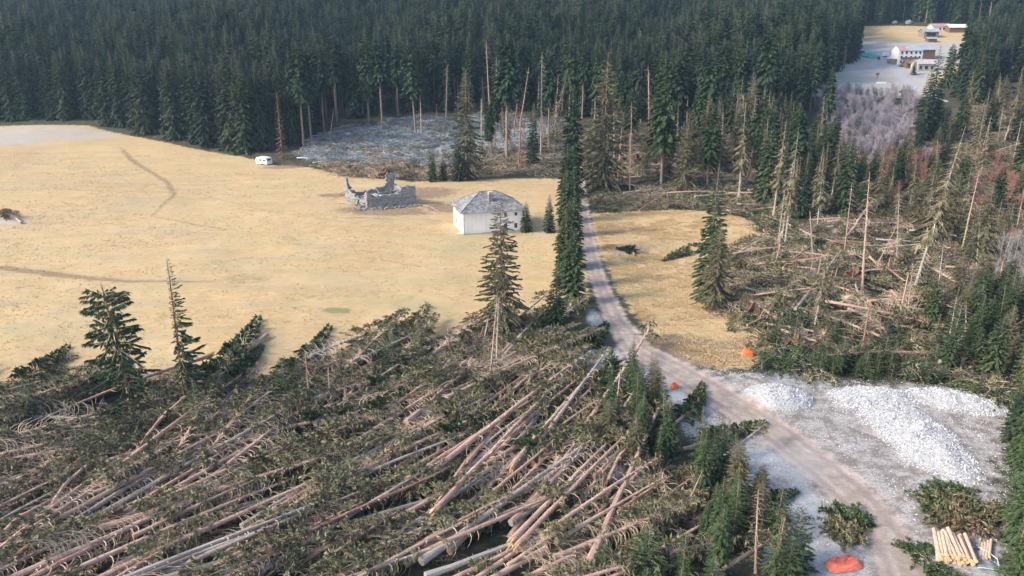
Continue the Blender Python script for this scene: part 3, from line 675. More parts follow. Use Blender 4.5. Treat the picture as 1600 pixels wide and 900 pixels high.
HEROES = [
 (207, 637, 450, 'broken', 'tall spruce with its top snapped off pale, at the meadow edge on the left', -.06, 0),
 (291, 640, 400, 'half', 'tall reddish-stemmed spruce with limbs on its right side only, next to the snapped spruce', .02, 0),
 (783, 532, 300, 'sparse', 'tall thinly leaved spruce in front of the white hip-roofed house', .0, 0),
 (868, 520, 415, 'full', 'short wide olive spruce between the thin spruce and the road', 0, 0),
 (50, 665, 585, 'young', 'slim pale green young spruce among fallen trees near the left edge', 0, 0),
 (105, 700, 655, 'bush', 'small round light green spruce bush right of the slim one at the left edge', 0, 0),
 (314, 690, 590, 'young', 'slender young spruce just below the reddish one-sided spruce', 0, 0),
 (448, 640, 555, 'bush', 'wide dark green young spruce left of the red snag by the meadow edge', 0, 0),
 (486, 645, 553, 'snag', 'red-brown broken snag standing at the lower meadow edge', 0, 2),
 (517, 636, 580, 'snag', 'pale thin leaning snag right of the red-brown snag', .12, 0),
 (612, 585, 515, 'bush', 'dark green young spruce in front of the overturned brush at the meadow edge', 0, 0),
 (655, 573, 492, 'young', 'light green young spruce beside the overturned brush at the meadow edge', 0, 0),
 (705, 575, 520, 'snag', 'reddish thin snag leaning left under the thin tall spruce', -.25, 2),
 (742, 552, 508, 'snag', 'short pale splintered snag leaning left by the meadow edge', -.35, 0),
 (752, 555, 500, 'snag', 'short pale splintered snag leaning right by the meadow edge', .2, 0),
 (728, 556, 522, 'snag', 'shortest pale stub left of the splintered snags', -.05, 0),
 (765, 600, 462, 'pole', 'thin bare pale stem leaning right in front of the thinly leaved spruce', .10, 0),
 (775, 585, 470, 'pole', 'second thin bare pale stem leaning right behind the first', .16, 0),
 (894, 474, 358, 'edge', 'dense green roadside spruce nearest the junction', 0, 0),
 (882, 448, 330, 'edge', 'dense green spruce second from the junction in the roadside row', 0, 1),
 (893, 418, 306, 'edge', 'dense green spruce third from the junction in the roadside row', 0, 2),
 (883, 394, 262, 'edge', 'dense green spruce fourth from the junction in the roadside row', 0, 0),
 (894, 368, 258, 'edge', 'dense green spruce fifth from the junction in the roadside row', 0, 1),
 (884, 346, 222, 'edgedark', 'dense dark spruce sixth from the junction in the roadside row', 0, 0),
 (893, 327, 226, 'edge', 'dense green spruce seventh from the junction in the roadside row', 0, 2),
 (892, 306, 132, 'edgedark', 'tallest dark spruce at the far end of the roadside row', 0, 0),
 (858, 363, 300, 'fulldark', 'small conical spruce on the meadow between white house and roadside row', 0, 0),
 (822, 362, 312, 'fulldark', 'small dark spruce against the right end of the white house', 0, 0),
 (1105, 470, 252, 'full', 'tall dark green spruce alone on the small meadow right of the road', 0, 0),
 (1115, 482, 345, 'sparse', 'grey thin spruce with bare stem in front of the dark lone spruce', 0, 1),
 (1142, 517, 470, 'young', 'small young spruce near the orange tarpaulin on the meadow', 0, 0),
 (730, 281, 108, 'sparse', 'tall ragged dark spruce behind the meadow, left of the bare stems', 0, 0),
 (716, 283, 215, 'fulldark', 'dark spruce low beside the ragged spruce behind the ruin', 0, 0),
 (676, 284, 228, 'full', 'bushy dark spruce right behind the stone ruin', 0, 0),
 (693, 283, 240, 'full', 'second bushy dark spruce behind the stone ruin', 0, 0),
 (442, 250, 140, 'brown', 'dead red-brown spruce at the forest corner beside the caravan', 0, 0),
 (494, 264, 243, 'young', 'small bright green spruce at the meadow edge right of the caravan', 0, 0),
 (475, 230, 62, 'tall', 'tall spruce with bare pink stem near the caravan corner', 0, 0),
 (487, 228, 70, 'tall', 'tall spruce with bare dark stem right of the pink-stemmed one', 0, 0),
 (577, 196, 40, 'tall', 'tall bare-stemmed spruce behind the frosted windthrow', 0, 0),
 (598, 208, 55, 'tall', 'tall spruce with short pink stem inside the left frosted windthrow', 0, 0),
 (650, 212, 62, 'tall', 'tall slim leaning spruce standing in the frosted windthrow', .06, 0),
 (659, 210, 147, 'snag', 'broken bare snag beside the slim leaning spruce in the frost', 0, 0),
 (697, 182, 100, 'pole', 'bare leaning stem at the back of the frosted windthrow', -.08, 0),
 (766, 183, 62, 'pole', 'bare reddish pole leaning right behind the frosted windthrow', .07, 1),
 (776, 178, 88, 'pole', 'bare pole standing straight right of the leaning reddish pole', 0, 1),
 (792, 252, 50, 'tall', 'tall spruce with brown lower stem behind the meadow centre', 0, 0),
 (813, 250, 188, 'snag', 'broken snag behind the meadow right of the centre spruce', 0, 1),
 (812, 197, 104, 'pole', 'bare stem leaning strongly right in front of the central forest', .18, 1),
 (845, 248, 80, 'pole', 'straight bare pole left of the roadside row', 0, 0),
 (857, 235, 76, 'tall', 'slim tall spruce just left of the roadside row', 0, 0),
 (832, 262, 160, 'fulldark', 'dark middling spruce left of the roadside row behind the meadow', 0, 0),
 (942, 300, 80, 'sparse', 'tall brownish spruce right of the road where it enters the forest', 0, 1),
 (962, 214, 90, 'tall', 'tall spruce behind the brownish one right of the road', 0, 0),
 (1015, 208, 100, 'pole', 'bare grey stem leaning right behind the brown windthrow', .08, 0),
 (1033, 296, 75, 'tall', 'tall pale-stemmed spruce in the brown windthrow right of the road', .03, 0),
 (1047, 262, 85, 'tall', 'tall pale-stemmed spruce close behind its twin in the brown windthrow', .02, 0),
 (1100, 225, 70, 'tall', 'tall bare-stemmed spruce right of the brown windthrow', .03, 0),
 (1120, 200, 60, 'tall', 'tall grey-stemmed spruce behind the brown windthrow', .04, 0),
 (1127, 249, 180, 'snag', 'broken snag at the right of the brown windthrow', .04, 0),
 (1187, 222, 40, 'tall', 'tall grey-stemmed spruce where the forest meets the alder hollow', .04, 0),
 (1165, 250, 110, 'sparse', 'ragged olive spruce in front of the grey-stemmed forest edge', 0, 0),
 (1226, 390, 195, 'thin', 'bare-stemmed brownish tree left of the right-hand windthrow', .07, 0),
 (1219, 388, 250, 'pole', 'thin grey pole beside the brownish bare-stemmed tree', .04, 0),
 (1245, 313, 236, 'pole', 'slim grey pole behind the brownish bare-stemmed tree', .03, 0),
 (1255, 335, 262, 'pole', 'short slim grey pole right of the brownish tree', .03, 0),
 (1276, 362, 240, 'thin', 'grey-stemmed half-bare tree above the right-hand windthrow', .09, 1),
 (1313, 342, 187, 'full', 'tall blue-green spruce in front of the alder hollow', 0, 0),
 (1266, 305, 188, 'full', 'tall green spruce left of the blue-green one', 0, 0),
 (1345, 330, 262, 'full', 'middling green spruce right of the tall blue-green one', 0, 0),
 (1347, 458, 268, 'pole', 'tall bare pale stem rising from the right-hand windthrow', .08, 1),
 (1428, 455, 190, 'thin', 'big leaning grey-stemmed spruce with drooping limbs over the right-hand windthrow', .12, 1),
 (1500, 405, 268, 'pole', 'tall bare stem with curved dead limbs on the right slope', .10, 1),
 (1462, 492, 385, 'pole', 'thin pale bare stem at the right of the windthrow', .08, 0),
 (1508, 552, 470, 'pole', 'pale bare stem leaning right above the gravel yard', .15, 0),
 (1404, 505, 430, 'snag', 'short broken snag amid the right-hand windthrow', .03, 0),
 (1450, 218, 68, 'fulldark', 'tall dark spruce just below the village houses', .03, 0),
 (1437, 222, 100, 'fulldark', 'dark spruce left of the tallest one below the village', 0, 0),
 (1462, 205, 130, 'fulldark', 'lower dark spruce right of the tallest one below the village', 0, 0),
 (1427, 117, 90, 'fulldark', 'round dark conifer in front of the white village house', 0, 0),
 (1373, 93, 86, 'fulldark', 'tiny dark conifer beside the village road fork', 0, 0),
 (1355, 150, 134, 'fulldark', 'tiny dark conifer on the frosty slope below the village car park', 0, 0),
 (1367, 160, 135, 'fulldark', 'small dark conifer among the frosted alders', 0, 0),
 (1512, 62, 0, 'fulldark', 'dark spruce right of the white-roofed far barn', 0, 0),
 (1397, 236, 216, 'fulldark', 'tiny dark conifer at the lower rim of the alder hollow', 0, 0),
 (1548, 212, 138, 'pole', 'bare pole on the right-hand slope windthrow', -.02, 0),
 (1010, 645, 545, 'full', 'dense green spruce nearest the junction, leaning over the road', .30, 0),
 (1030, 660, 580, 'young', 'green young spruce under the leaning one by the junction', 0, 0),
 (1040, 720, 610, 'full', 'dense green spruce left of the small orange scrap', 0, 0),
 (1000, 700, 618, 'full', 'dense green spruce behind the brown dead one', 0, 0),
 (948, 708, 620, 'sparse', 'ragged olive spruce at the left of the young stand', 0, 0),
 (1007, 705, 633, 'brown', 'small dead brown spruce in front of the young stand', 0, 0),
 (990, 715, 648, 'pole', 'thin bare stem left of the small brown spruce', 0, 1),
 (963, 640, 578, 'snag', 'brown stub at the upper end of the crossed logs', .05, 1),
 (1022, 750, 708, 'snag', 'short reddish stump left of the pair below the young stand', 0, 2),
 (1029, 752, 711, 'snag', 'short reddish stump right of its twin below the young stand', 0, 2),
 (1095, 780, 660, 'full', 'dense green spruce at the left of the lower roadside clump', 0, 0),
 (1120, 765, 650, 'fulldark', 'dense dark spruce in the middle of the lower roadside clump', 0, 0),
 (1145, 845, 745, 'young', 'light green young spruce at the bottom of the lower roadside clump', 0, 0),
 (1120, 860, 740, 'full', 'broad green spruce in front of the lower roadside clump', 0, 0),
 (1048, 800, 705, 'pole', 'thin reddish stem leaning right over the log tangle', .45, 1),
 (1066, 805, 740, 'pole', 'second thin reddish stem leaning right over the log tangle', .40, 1),
 (1180, 898, 768, 'pole', 'bare reddish stem near the bottom edge left of the orange tarpaulin', .08, 1),
 (1212, 888, 808, 'snag', 'red-brown snag nearest the orange tarpaulin at the bottom', .05, 2),
 (1578, 690, 585, 'fulldark', 'dark spruce at the right edge behind the gravel yard', 0, 0),
 (1598, 770, 590, 'full', 'green spruce cut by the right edge beside the gravel yard', 0, 0),
 (1588, 850, 690, 'full', 'green spruce at the right edge above the grey sheet', 0, 0),
 (1600, 930, 740, 'full', 'green spruce in the bottom right corner', 0, 0),
 (1575, 930, 800, 'young', 'light green young spruce at the bottom right corner', 0, 0),
 (1230, 905, 835, 'bush', 'olive spruce bush left of the orange tarpaulin', 0, 0),
 (1010, 905, 815, 'bush', 'green spruce bush at the bottom edge below the log tangle', 0, 0),
 (1065, 912, 830, 'young', 'green young spruce at the bottom edge right of the bush', 0, 0),
 (1241, 442, 398, 'snag', 'pale upright splintered trunk at the left of the right-hand windthrow', -.03, 0),
 (1266, 440, 402, 'snag', 'pinkish upright splintered trunk beside the pale one in the windthrow', .02, 1),
 (1274, 448, 406, 'snag', 'pale splintered trunk leaning left in the right-hand windthrow', -.12, 0),
 (1300, 450, 418, 'snag', 'short pinkish splintered trunk left of the reddish root plate', .12, 1),
 (1326, 458, 420, 'snag', 'dark thin splintered trunk before the reddish root plate', .06, 2),
 (1385, 434, 402, 'snag', 'pale splintered stub with broken top right of the tall bare stem', .06, 0),
 (1395, 420, 385, 'snag', 'pale splintered trunk leaning right behind the stub', .25, 0),
 (1290, 470, 430, 'snag', 'brown splintered trunk leaning strongly left in the windthrow', -.5, 2),
 (1208, 425, 385, 'snag', 'pale splintered trunk leaning right at the windthrow edge', .35, 0),
 (1182, 420, 388, 'snag', 'short pale stub between the small meadow and windthrow', .1, 0),
 (200, 500, 470, 'bush', None, 0, 0),
]
for h in HEROES:
    px, yb, yt, k, lab, lean, var = h
    if lab is None: continue
    w = 1.0
    if 'roadside row' in lab: w = (.95 if yb > 400 else .85) if 'tallest' not in lab else .85
    if k in ('full', 'fulldark') and yb > 640: w = .72
    if 'in front of the white hip' in lab: w = .95
    std_px(px, yb, yt, k, lab, lean, wide=w, var=var or None, rz=(0.2 if k == 'half' else None))
def rand_in(poly, n, mind=0., avoid=()):
    lo = poly.min(0); hi = poly.max(0); out = []
    tries = 0
    while len(out) < n and tries < n * 80:
        tries += 1
        q = lo + R.rand(2) * (hi - lo)
        if sdf(poly, q[0:1], q[1:2])[0] <= 0: continue
        if any(sdf(a, q[0:1], q[1:2])[0] > -1 for a in avoid): continue
        if mind and out and np.min(np.sum((np.array(out) - q) ** 2, 1)) < mind * mind: continue
        out.append(q)
    return out
EXTRA = []
def fill(pts, n, kinds, hr, label, group, mind=2., wide=1., lean=.03, mass=0):
    for i_, q in enumerate(rand_in(px_poly(pts), n + mass, mind)):
        k = kinds[R.randint(len(kinds))]
        if i_ >= n:
            if k in ('pole', 'snag'): k = 'thin'
            if k in ('young', 'bush'): k = 'edge'
            EXTRA.append((q[0], q[1], hr[0] + R.rand() * (hr[1] - hr[0]), k)); continue
        l = label[k] if isinstance(label, dict) else label
        stand(q, k, hr[0] + R.rand() * (hr[1] - hr[0]), l, group, (R.normal() * lean, R.normal() * lean), wide=wide)
DK = lambda where: dict(full='green middling spruce ' + where, fulldark='dark middling spruce ' + where, sparse='ragged olive spruce ' + where, thin='half-bare brownish spruce ' + where, pole='bare dead stem ' + where,
                        young='young light green spruce ' + where, bush='low green spruce bush ' + where, snag='broken snag ' + where, tall='tall bare-stemmed spruce ' + where, brown='brown dead spruce ' + where)
fill([(1190, 340), (1230, 290), (1330, 280), (1400, 285), (1400, 335), (1300, 345)], 12, ['full', 'fulldark', 'thin'], (10, 16), DK('between the small meadow and the alder hollow'), 'trees below the alder hollow', 3., mass=8)
fill([(1370, 330), (1400, 260), (1470, 250), (1600, 340), (1640, 430), (1560, 440), (1450, 400)], 24, ['full', 'thin', 'fulldark', 'young', 'pole', 'thin', 'sparse'], (7, 15), DK('on the slope right of the windthrow'), 'mixed trees on the right slope', 2.5, mass=18)
fill([(1440, 540), (1480, 480), (1560, 470), (1640, 480), (1640, 620), (1560, 600), (1480, 590)], 22, ['full', 'young', 'young', 'bush', 'pole', 'sparse'], (4.5, 9.5), DK('behind the right end of the gravel yard'), 'young trees behind the gravel yard', 1.6, .9, mass=34)
fill([(1220, 580), (1300, 560), (1440, 570), (1480, 600), (1400, 596), (1300, 594)], 24, ['bush', 'young'], (2, 3.6), DK('along the back of the gravel yard'), 'low bushes behind the gravel yard', 1.2)
fill([(930, 700), (960, 620), (1030, 612), (1036, 690), (1060, 760), (980, 750)], 12, ['young', 'full', 'sparse'], (5, 8.), DK('in the young stand by the junction'), 'young stand by the junction', 1.8, .8)
fill([(1080, 800), (1090, 700), (1160, 720), (1200, 800), (1250, 900), (1120, 900)], 16, ['young', 'bush', 'full', 'sparse'], (4, 7), DK('in the lower roadside clump'), 'lower roadside clump', 1.6, .8)
fill([(1575, 620), (1600, 600), (1700, 700), (1700, 1000), (1590, 1000), (1572, 800)], 16, ['full', 'fulldark', 'young'], (6, 10), DK('along the right edge beside the yard'), 'trees along the right edge', 2., .8)
fill([(900, 905), (960, 870), (1080, 880), (1130, 930), (1000, 960)], 7, ['bush', 'young'], (2.5, 4), DK('at the bottom edge below the log tangle'), 'bushes at the bottom edge', 1.8)
fill([(1480, 200), (1540, 160), (1640, 150), (1720, 300), (1560, 320)], 14, ['thin', 'sparse', 'fulldark', 'pole', 'full'], (10, 20), DK('scattered over the far right-hand slope'), 'trees of the far right slope', 3., mass=26)
fill([(1410, 260), (1425, 215), (1470, 200), (1500, 240), (1460, 262)], 5, ['fulldark', 'sparse'], (9, 14), DK('at the foot of the village slope'), 'trees at the foot of the village slope', 3., mass=6)
fill([(1470, 150), (1530, 66), (1570, 60), (1570, 130), (1500, 190)], 1, ['edge', 'edgedark'], (20, 27), 'dark spruce on the slope just right of the village', None, 4., mass=34)
fill([(920, 300), (960, 210), (1190, 212), (1240, 280), (1190, 320), (1060, 318)], 30, ['thin', 'tall', 'tall', 'pole', 'snag', 'sparse'], (17, 27), DK('left standing in the brown windthrow right of the road'), 'stems left in the brown windthrow', 3., .8, .05, mass=24)
fill([(1180, 310), (1200, 225), (1290, 200), (1310, 300), (1280, 350), (1215, 360)], 8, ['thin', 'tall', 'full', 'fulldark'], (15, 24), DK('at the right end of the brown windthrow'), 'trees at the right end of the brown windthrow', 3., .9, .04, mass=14)
fill([(1536, 80), (1560, 50), (1620, 36), (1760, 40), (1760, 140), (1600, 132), (1550, 140)], 1, ['edge', 'edgedark'], (20, 27), 'dark spruce on the slope right of the village', None, 4., mass=70)
fill([(1180, 480), (1200, 390), (1290, 360), (1380, 350), (1480, 390), (1560, 430), (1560, 560), (1440, 560), (1330, 570), (1240, 540)], 12, ['thin', 'pole', 'pole', 'snag'], (8, 16), DK('rising from the right-hand windthrow'), 'stems rising from the right-hand windthrow', 3., .85, .07)
fill([(1180, 540), (1230, 500), (1330, 530), (1440, 520), (1470, 590), (1330, 592), (1230, 570)], 22, ['bush', 'young', 'bush'], (2.5, 4.5), DK('at the lower edge of the windthrow above the yard'), 'bushes at the lower edge of the right-hand windthrow', 1.8)
fill([(740, 275), (760, 220), (870, 195), (880, 268)], 18, ['thin', 'tall', 'pole', 'snag', 'tall'], (12, 26), DK('left standing behind the meadow centre'), 'stems left behind the meadow', 2.6, .8, .06)
fill([(480, 245), (560, 200), (740, 190), (740, 255), (600, 262)], 9, ['snag', 'pole', 'thin'], (5, 13), DK('left standing in the frosted windthrow'), 'stems left in the frosted windthrow', 5., .8, .06)

# forest: the nearest trees one by one, everything behind them as one mass
FP = []
def jitter_fill(poly, sp, seed):
    rs = np.random.RandomState(seed); lo = poly.min(0); hi = poly.max(0)
    gx, gy = np.meshgrid(np.arange(lo[0], hi[0], sp), np.arange(lo[1], hi[1], sp))
    q = np.stack([gx.ravel(), gy.ravel()], 1) + (rs.rand(gx.size, 2) - .5) * sp * .9
    q = q[sdf(poly, q[:, 0], q[:, 1]) > 1.2]
    pxl, pyl = project(q[:, 0], q[:, 1], gz(q[:, 0], q[:, 1]) + 28)
    keep = (pxl > -160) & (pxl < 1760) & (q[:, 1] < 640)
    return q[keep]
F1 = jitter_fill(FOREST, 7.0, 1); F2 = jitter_fill(FOREST_V, 6.0, 2); F3 = jitter_fill(FOREST_R, 5.0, 3)
edge_d = sdf(FOREST, F1[:, 0], F1[:, 1])
dep = F1[:, 1] + .0 * F1[:, 0]
px1, _ = project(F1[:, 0], F1[:, 1], gz(F1[:, 0], F1[:, 1]))
score = F1[:, 1] + np.where(px1 < 460, 0, 25) + np.where(px1 < -20, 400, 0)
front = np.zeros(len(F1), bool)
# front rows per column of the survey
front_order = []
for c0 in range(-20, 1310, 19):
    s = np.where((px1 >= c0) & (px1 < c0 + 19))[0]
    front_order += [(r_, i_) for r_, i_ in enumerate(s[np.argsort(F1[s, 1])][:5])]
n_named = sum(1 for o in C.objects if o.parent is None and o.name.startswith('spruce_tree'))
budget = 322 - n_named
front_order.sort()
for r_, i_ in front_order[:max(0, budget)]: front[i_] = True
rank = {i_: r_ for r_, i_ in front_order}
ROWN = ['front row', 'second row', 'third row', 'fourth row', 'fifth row']
for i_ in np.where(front)[0]:
    x, y = F1[i_]; p = px1[i_]
    if p < 430:
        k = 'edge' if R.rand() < .6 else 'edgedark'
        lab = ('full green' if k == 'edge' else 'dark') + (' spruce standing behind the frosty corner of the meadow' if p < 145 else ' spruce in the dense forest edge left of the caravan')
        H = (23 + 5 * R.rand()) if p < 160 else 25 + 6 * R.rand()
    elif p < 640: k = 'tall' if R.rand() < .7 else 'edgedark'; lab = ('tall bare-stemmed' if k == 'tall' else 'dark full') + ' spruce at the forest edge behind the frosted windthrow'; H = 27 + 6 * R.rand()
    elif p < 930: k = 'tall' if R.rand() < .75 else 'edgedark'; lab = ('tall bare-stemmed' if k == 'tall' else 'dark full') + ' spruce at the forest edge behind the ruin and white house'; H = 27 + 6 * R.rand()
    else: k = 'tall' if R.rand() < .8 else 'edgedark'; lab = ('tall bare-stemmed' if k == 'tall' else 'dark full') + ' spruce at the forest edge between road and alder hollow'; H = 26 + 6 * R.rand()
    gname = lab.split('spruce ')[1] + ' trees'; lab = lab.replace('standing ', '').replace('dense ', '') + ', ' + ROWN[rank[i_]]
    stand((x, y), k, H, lab, gname, (R.normal() * .012, R.normal() * .012), wide=.95)

PROTO = bpy.data.collections.new('prototypes')
def join_parts(name, parts):
    g = G(); mats = []
    for pn, me in parts:
        n = len(me.vertices); co = np.empty(n * 3); me.vertices.foreach_get('co', co)
        v = np.empty(n); me.attributes['v'].data.foreach_get('value', v)
        ls = np.empty(len(me.polygons), int); me.polygons.foreach_get('loop_start', ls)
        lt = np.empty(len(me.polygons), int); me.polygons.foreach_get('loop_total', lt)
        mi = np.empty(len(me.polygons), int); me.polygons.foreach_get('material_index', mi)
        vi = np.empty(len(me.loops), int); me.loops.foreach_get('vertex_index', vi)
        n0 = g.n
        g.V.append(co.reshape(-1, 3)); g.A.append(v); g.n += n
        for m in range(len(me.materials)):
            for c_ in (3, 4):
                s = ls[(lt == c_) & (mi == m)]
                if len(s): g.F.append((vi[s[:, None] + np.arange(c_)] + n0, len(mats) + m))
        mats += list(me.materials)
    return g.mesh(name, mats)
def proto_obj(name, parts):
    o = bpy.data.objects.new(name, join_parts(name, parts)); return o
def scatter(name, label, protos, pts, rot, scl, idx, parent=None, cat=None):
    """one mass of many copies: geometry nodes on a cloud of points"""
    coll = bpy.data.collections.new(name + ' kinds')
    for i, p in enumerate(protos): p.name = '%s_kind_%02d' % (name, i); coll.objects.link(p)
    me = bpy.data.meshes.new(name); n = len(pts)
    me.vertices.add(n); me.vertices.foreach_set('co', np.asarray(pts, np.float32).ravel())
    for nm, arr, ty, key in (('rot', rot, 'FLOAT_VECTOR', 'vector'), ('scl', scl, 'FLOAT_VECTOR', 'vector'), ('idx', idx, 'INT', 'value')):
        a_ = me.attributes.new(nm, ty, 'POINT'); a_.data.foreach_set(key, np.asarray(arr, np.int32 if ty == 'INT' else np.float32).ravel())
    o = link(name, me, parent)
    ng = bpy.data.node_groups.new(name, 'GeometryNodeTree')
    ng.interface.new_socket('Geometry', in_out='INPUT', socket_type='NodeSocketGeometry')
    ng.interface.new_socket('Geometry', in_out='OUTPUT', socket_type='NodeSocketGeometry')
    nd = ng.nodes; L = ng.links
    gi = nd.new('NodeGroupInput'); go = nd.new('NodeGroupOutput')
    ip = nd.new('GeometryNodeInstanceOnPoints'); ci = nd.new('GeometryNodeCollectionInfo')
    ci.inputs['Collection'].default_value = coll; ci.inputs['Separate Children'].default_value = True; ci.inputs['Reset Children'].default_value = True
    def na(nm, ty):
        a = nd.new('GeometryNodeInputNamedAttribute'); a.data_type = ty; a.inputs['Name'].default_value = nm; return a.outputs[0]
    L.new(gi.outputs[0], ip.inputs['Points']); L.new(ci.outputs[0], ip.inputs['Instance']); ip.inputs['Pick Instance'].default_value = True
    L.new(na('idx', 'INT'), ip.inputs['Instance Index']); L.new(na('rot', 'FLOAT_VECTOR'), ip.inputs['Rotation']); L.new(na('scl', 'FLOAT_VECTOR'), ip.inputs['Scale'])
    L.new(ip.outputs[0], go.inputs[0])
    md = o.modifiers.new('scatter', 'NODES'); md.node_group = ng
    tag(o, label, cat, None, 'stuff'); return o
FINE = 1.0
KORD = [('edge', 3), ('edgedark', 2), ('tall', 4), ('sparse', 2), ('thin', 2)]
far_p = []; KIX = {}
for kk, nn_ in KORD:
    KIX[kk] = list(range(len(far_p), len(far_p) + nn_)); far_p += [proto_obj('a', SP[kk][i]) for i in range(nn_)]
KIX['full'] = KIX['edge']; KIX['fulldark'] = KIX['edgedark']
back = np.vstack([F1[~front], F2, F3])
rs = np.random.RandomState(9); n = len(back)
pxb, _ = project(back[:, 0], back[:, 1], gz(back[:, 0], back[:, 1]))
patch = fbm(back[:, 0] / 40, back[:, 1] / 40, 60, 3)
Hm = np.clip(27 + 16 * patch + 3.5 * rs.normal(size=n), 12, 37); kd = []
for i in range(n):
    u_ = rs.rand()
    if pxb[i] < 430: kd.append('edge' if u_ < .55 + .5 * patch[i] else 'edgedark')
    else: kd.append('tall' if u_ < .45 else 'edge' if u_ < .75 + .4 * patch[i] else 'edgedark')
ex = EXTRA
back = np.vstack([back, [(e[0], e[1]) for e in ex]]); Hm = np.concatenate([Hm, [e[2] for e in ex]]); kd += [e[3] for e in ex]
n = len(back); ix = np.array([KIX[k][rs.randint(len(KIX[k]))] for k in kd]); H0 = np.array([SPH[k] if k not in ('full', 'fulldark') else 26 for k in kd])
sz = Hm / H0; wdt = sz ** .8 * (.85 + .3 * rs.rand(n))
scl = np.stack([wdt, wdt, sz], -1)
scatter('forest', 'dense dark spruce forest covering the valley side behind the meadow', far_p,
        np.stack([back[:, 0], back[:, 1], gz(back[:, 0], back[:, 1]) - .3], -1), np.stack([rs.normal(size=n) * .02, rs.normal(size=n) * .02, rs.rand(n) * 6.28], -1), scl, ix, cat='forest')
FINE = 1.6
print('forest', n, 'front', front.sum(), 'named', n_named)

# ------------------------------------------------------------------ leafless alders, red-brown shrubs, birches
AL = [leafless(301 + i, 6, 150, .6, 'alder', .03, 7) for i in range(4)]
RED = [leafless(311 + i, 5, 120, .6, 'redtwig', .028, 7) for i in range(3)]
BI = [leafless(321 + i, 9, 60, .12, 'birch', .015, 2) for i in range(2)]
def shrub(q, protos, s, name, label, cat, group):
    return thing(name, label, cat, (q[0], q[1], gt(q[0], q[1]) - .1), (0, 0, R.rand() * 6.28), (s, s, s * (.85 + .3 * R.rand())), group, protos[R.randint(len(protos))])
for q in rand_in(ALDER, 120, 2.4): shrub(q, AL, .9 + .5 * R.rand(), 'alder_shrub', 'leafless grey-violet alder shrub filling the hollow below the village', 'shrub', 'grey alder shrubs of the hollow')
for q in rand_in(px_poly([(1320, 275), (1395, 215), (1440, 240), (1480, 280), (1420, 300)]), 20, 2.6): shrub(q, AL if R.rand() < .4 else RED, .8 + .4 * R.rand(), 'leafless_shrub', 'leafless brown shrub at the lower rim of the alder hollow', 'shrub', 'shrubs at the rim of the hollow')
for q in rand_in(px_poly([(1370, 310), (1420, 250), (1520, 240), (1640, 260), (1640, 390), (1540, 390), (1480, 345)]), 80, 2.2): shrub(q, RED, .7 + .5 * R.rand(), 'leafless_shrub', 'leafless red-brown shrub on the right-hand slope', 'shrub', 'red-brown shrubs of the slope')
for q in rand_in(px_poly([(1540, 470), (1560, 400), (1620, 390), (1640, 480)]), 16, 1.8): shrub(q, BI, .8 + .3 * R.rand(), 'birch_tree', 'slim leafless pale birch at the right edge of the slope', 'tree', 'pale birches at the right edge')

# ------------------------------------------------------------------ fallen trees
n_fal = 0; H_DIR = []
LOOK = dict(comb='brown fallen spruce with curved bare limbs', bare='nearly limbless pinkish fallen trunk', green='fallen spruce with thick green crown', olive='fallen spruce with drying olive crown',
            dead='grey fallen tree bristling with dead limbs', frost='frosted pale fallen tree', log='short broken log with splintered end')
def lay(p, q, kind, label, group=None, lift=(.2, .6), name='fallen_tree', cat='fallen tree', s=None, var=None):
    """fallen tree from butt p to tip q (ground points)"""
    global n_fal
    n_fal += 1
    L = sqrt((q[0] - p[0]) ** 2 + (q[1] - p[1]) ** 2)
    za = gt(p[0], p[1]) + lift[0]; zb = gt(q[0], q[1]) + lift[1]
    protos = FA[kind]; parts = protos[(n_fal if var is None else var) % len(protos)]
    k = L / FAL[kind]; w = s or min(1.15, max(.62, k ** .5))
    return thing(name, label, cat, (p[0], p[1], za), (R.normal() * .15, -atan2(zb - za, L), atan2(q[1] - p[1], q[0] - p[0])), (k, w, w), group, parts)
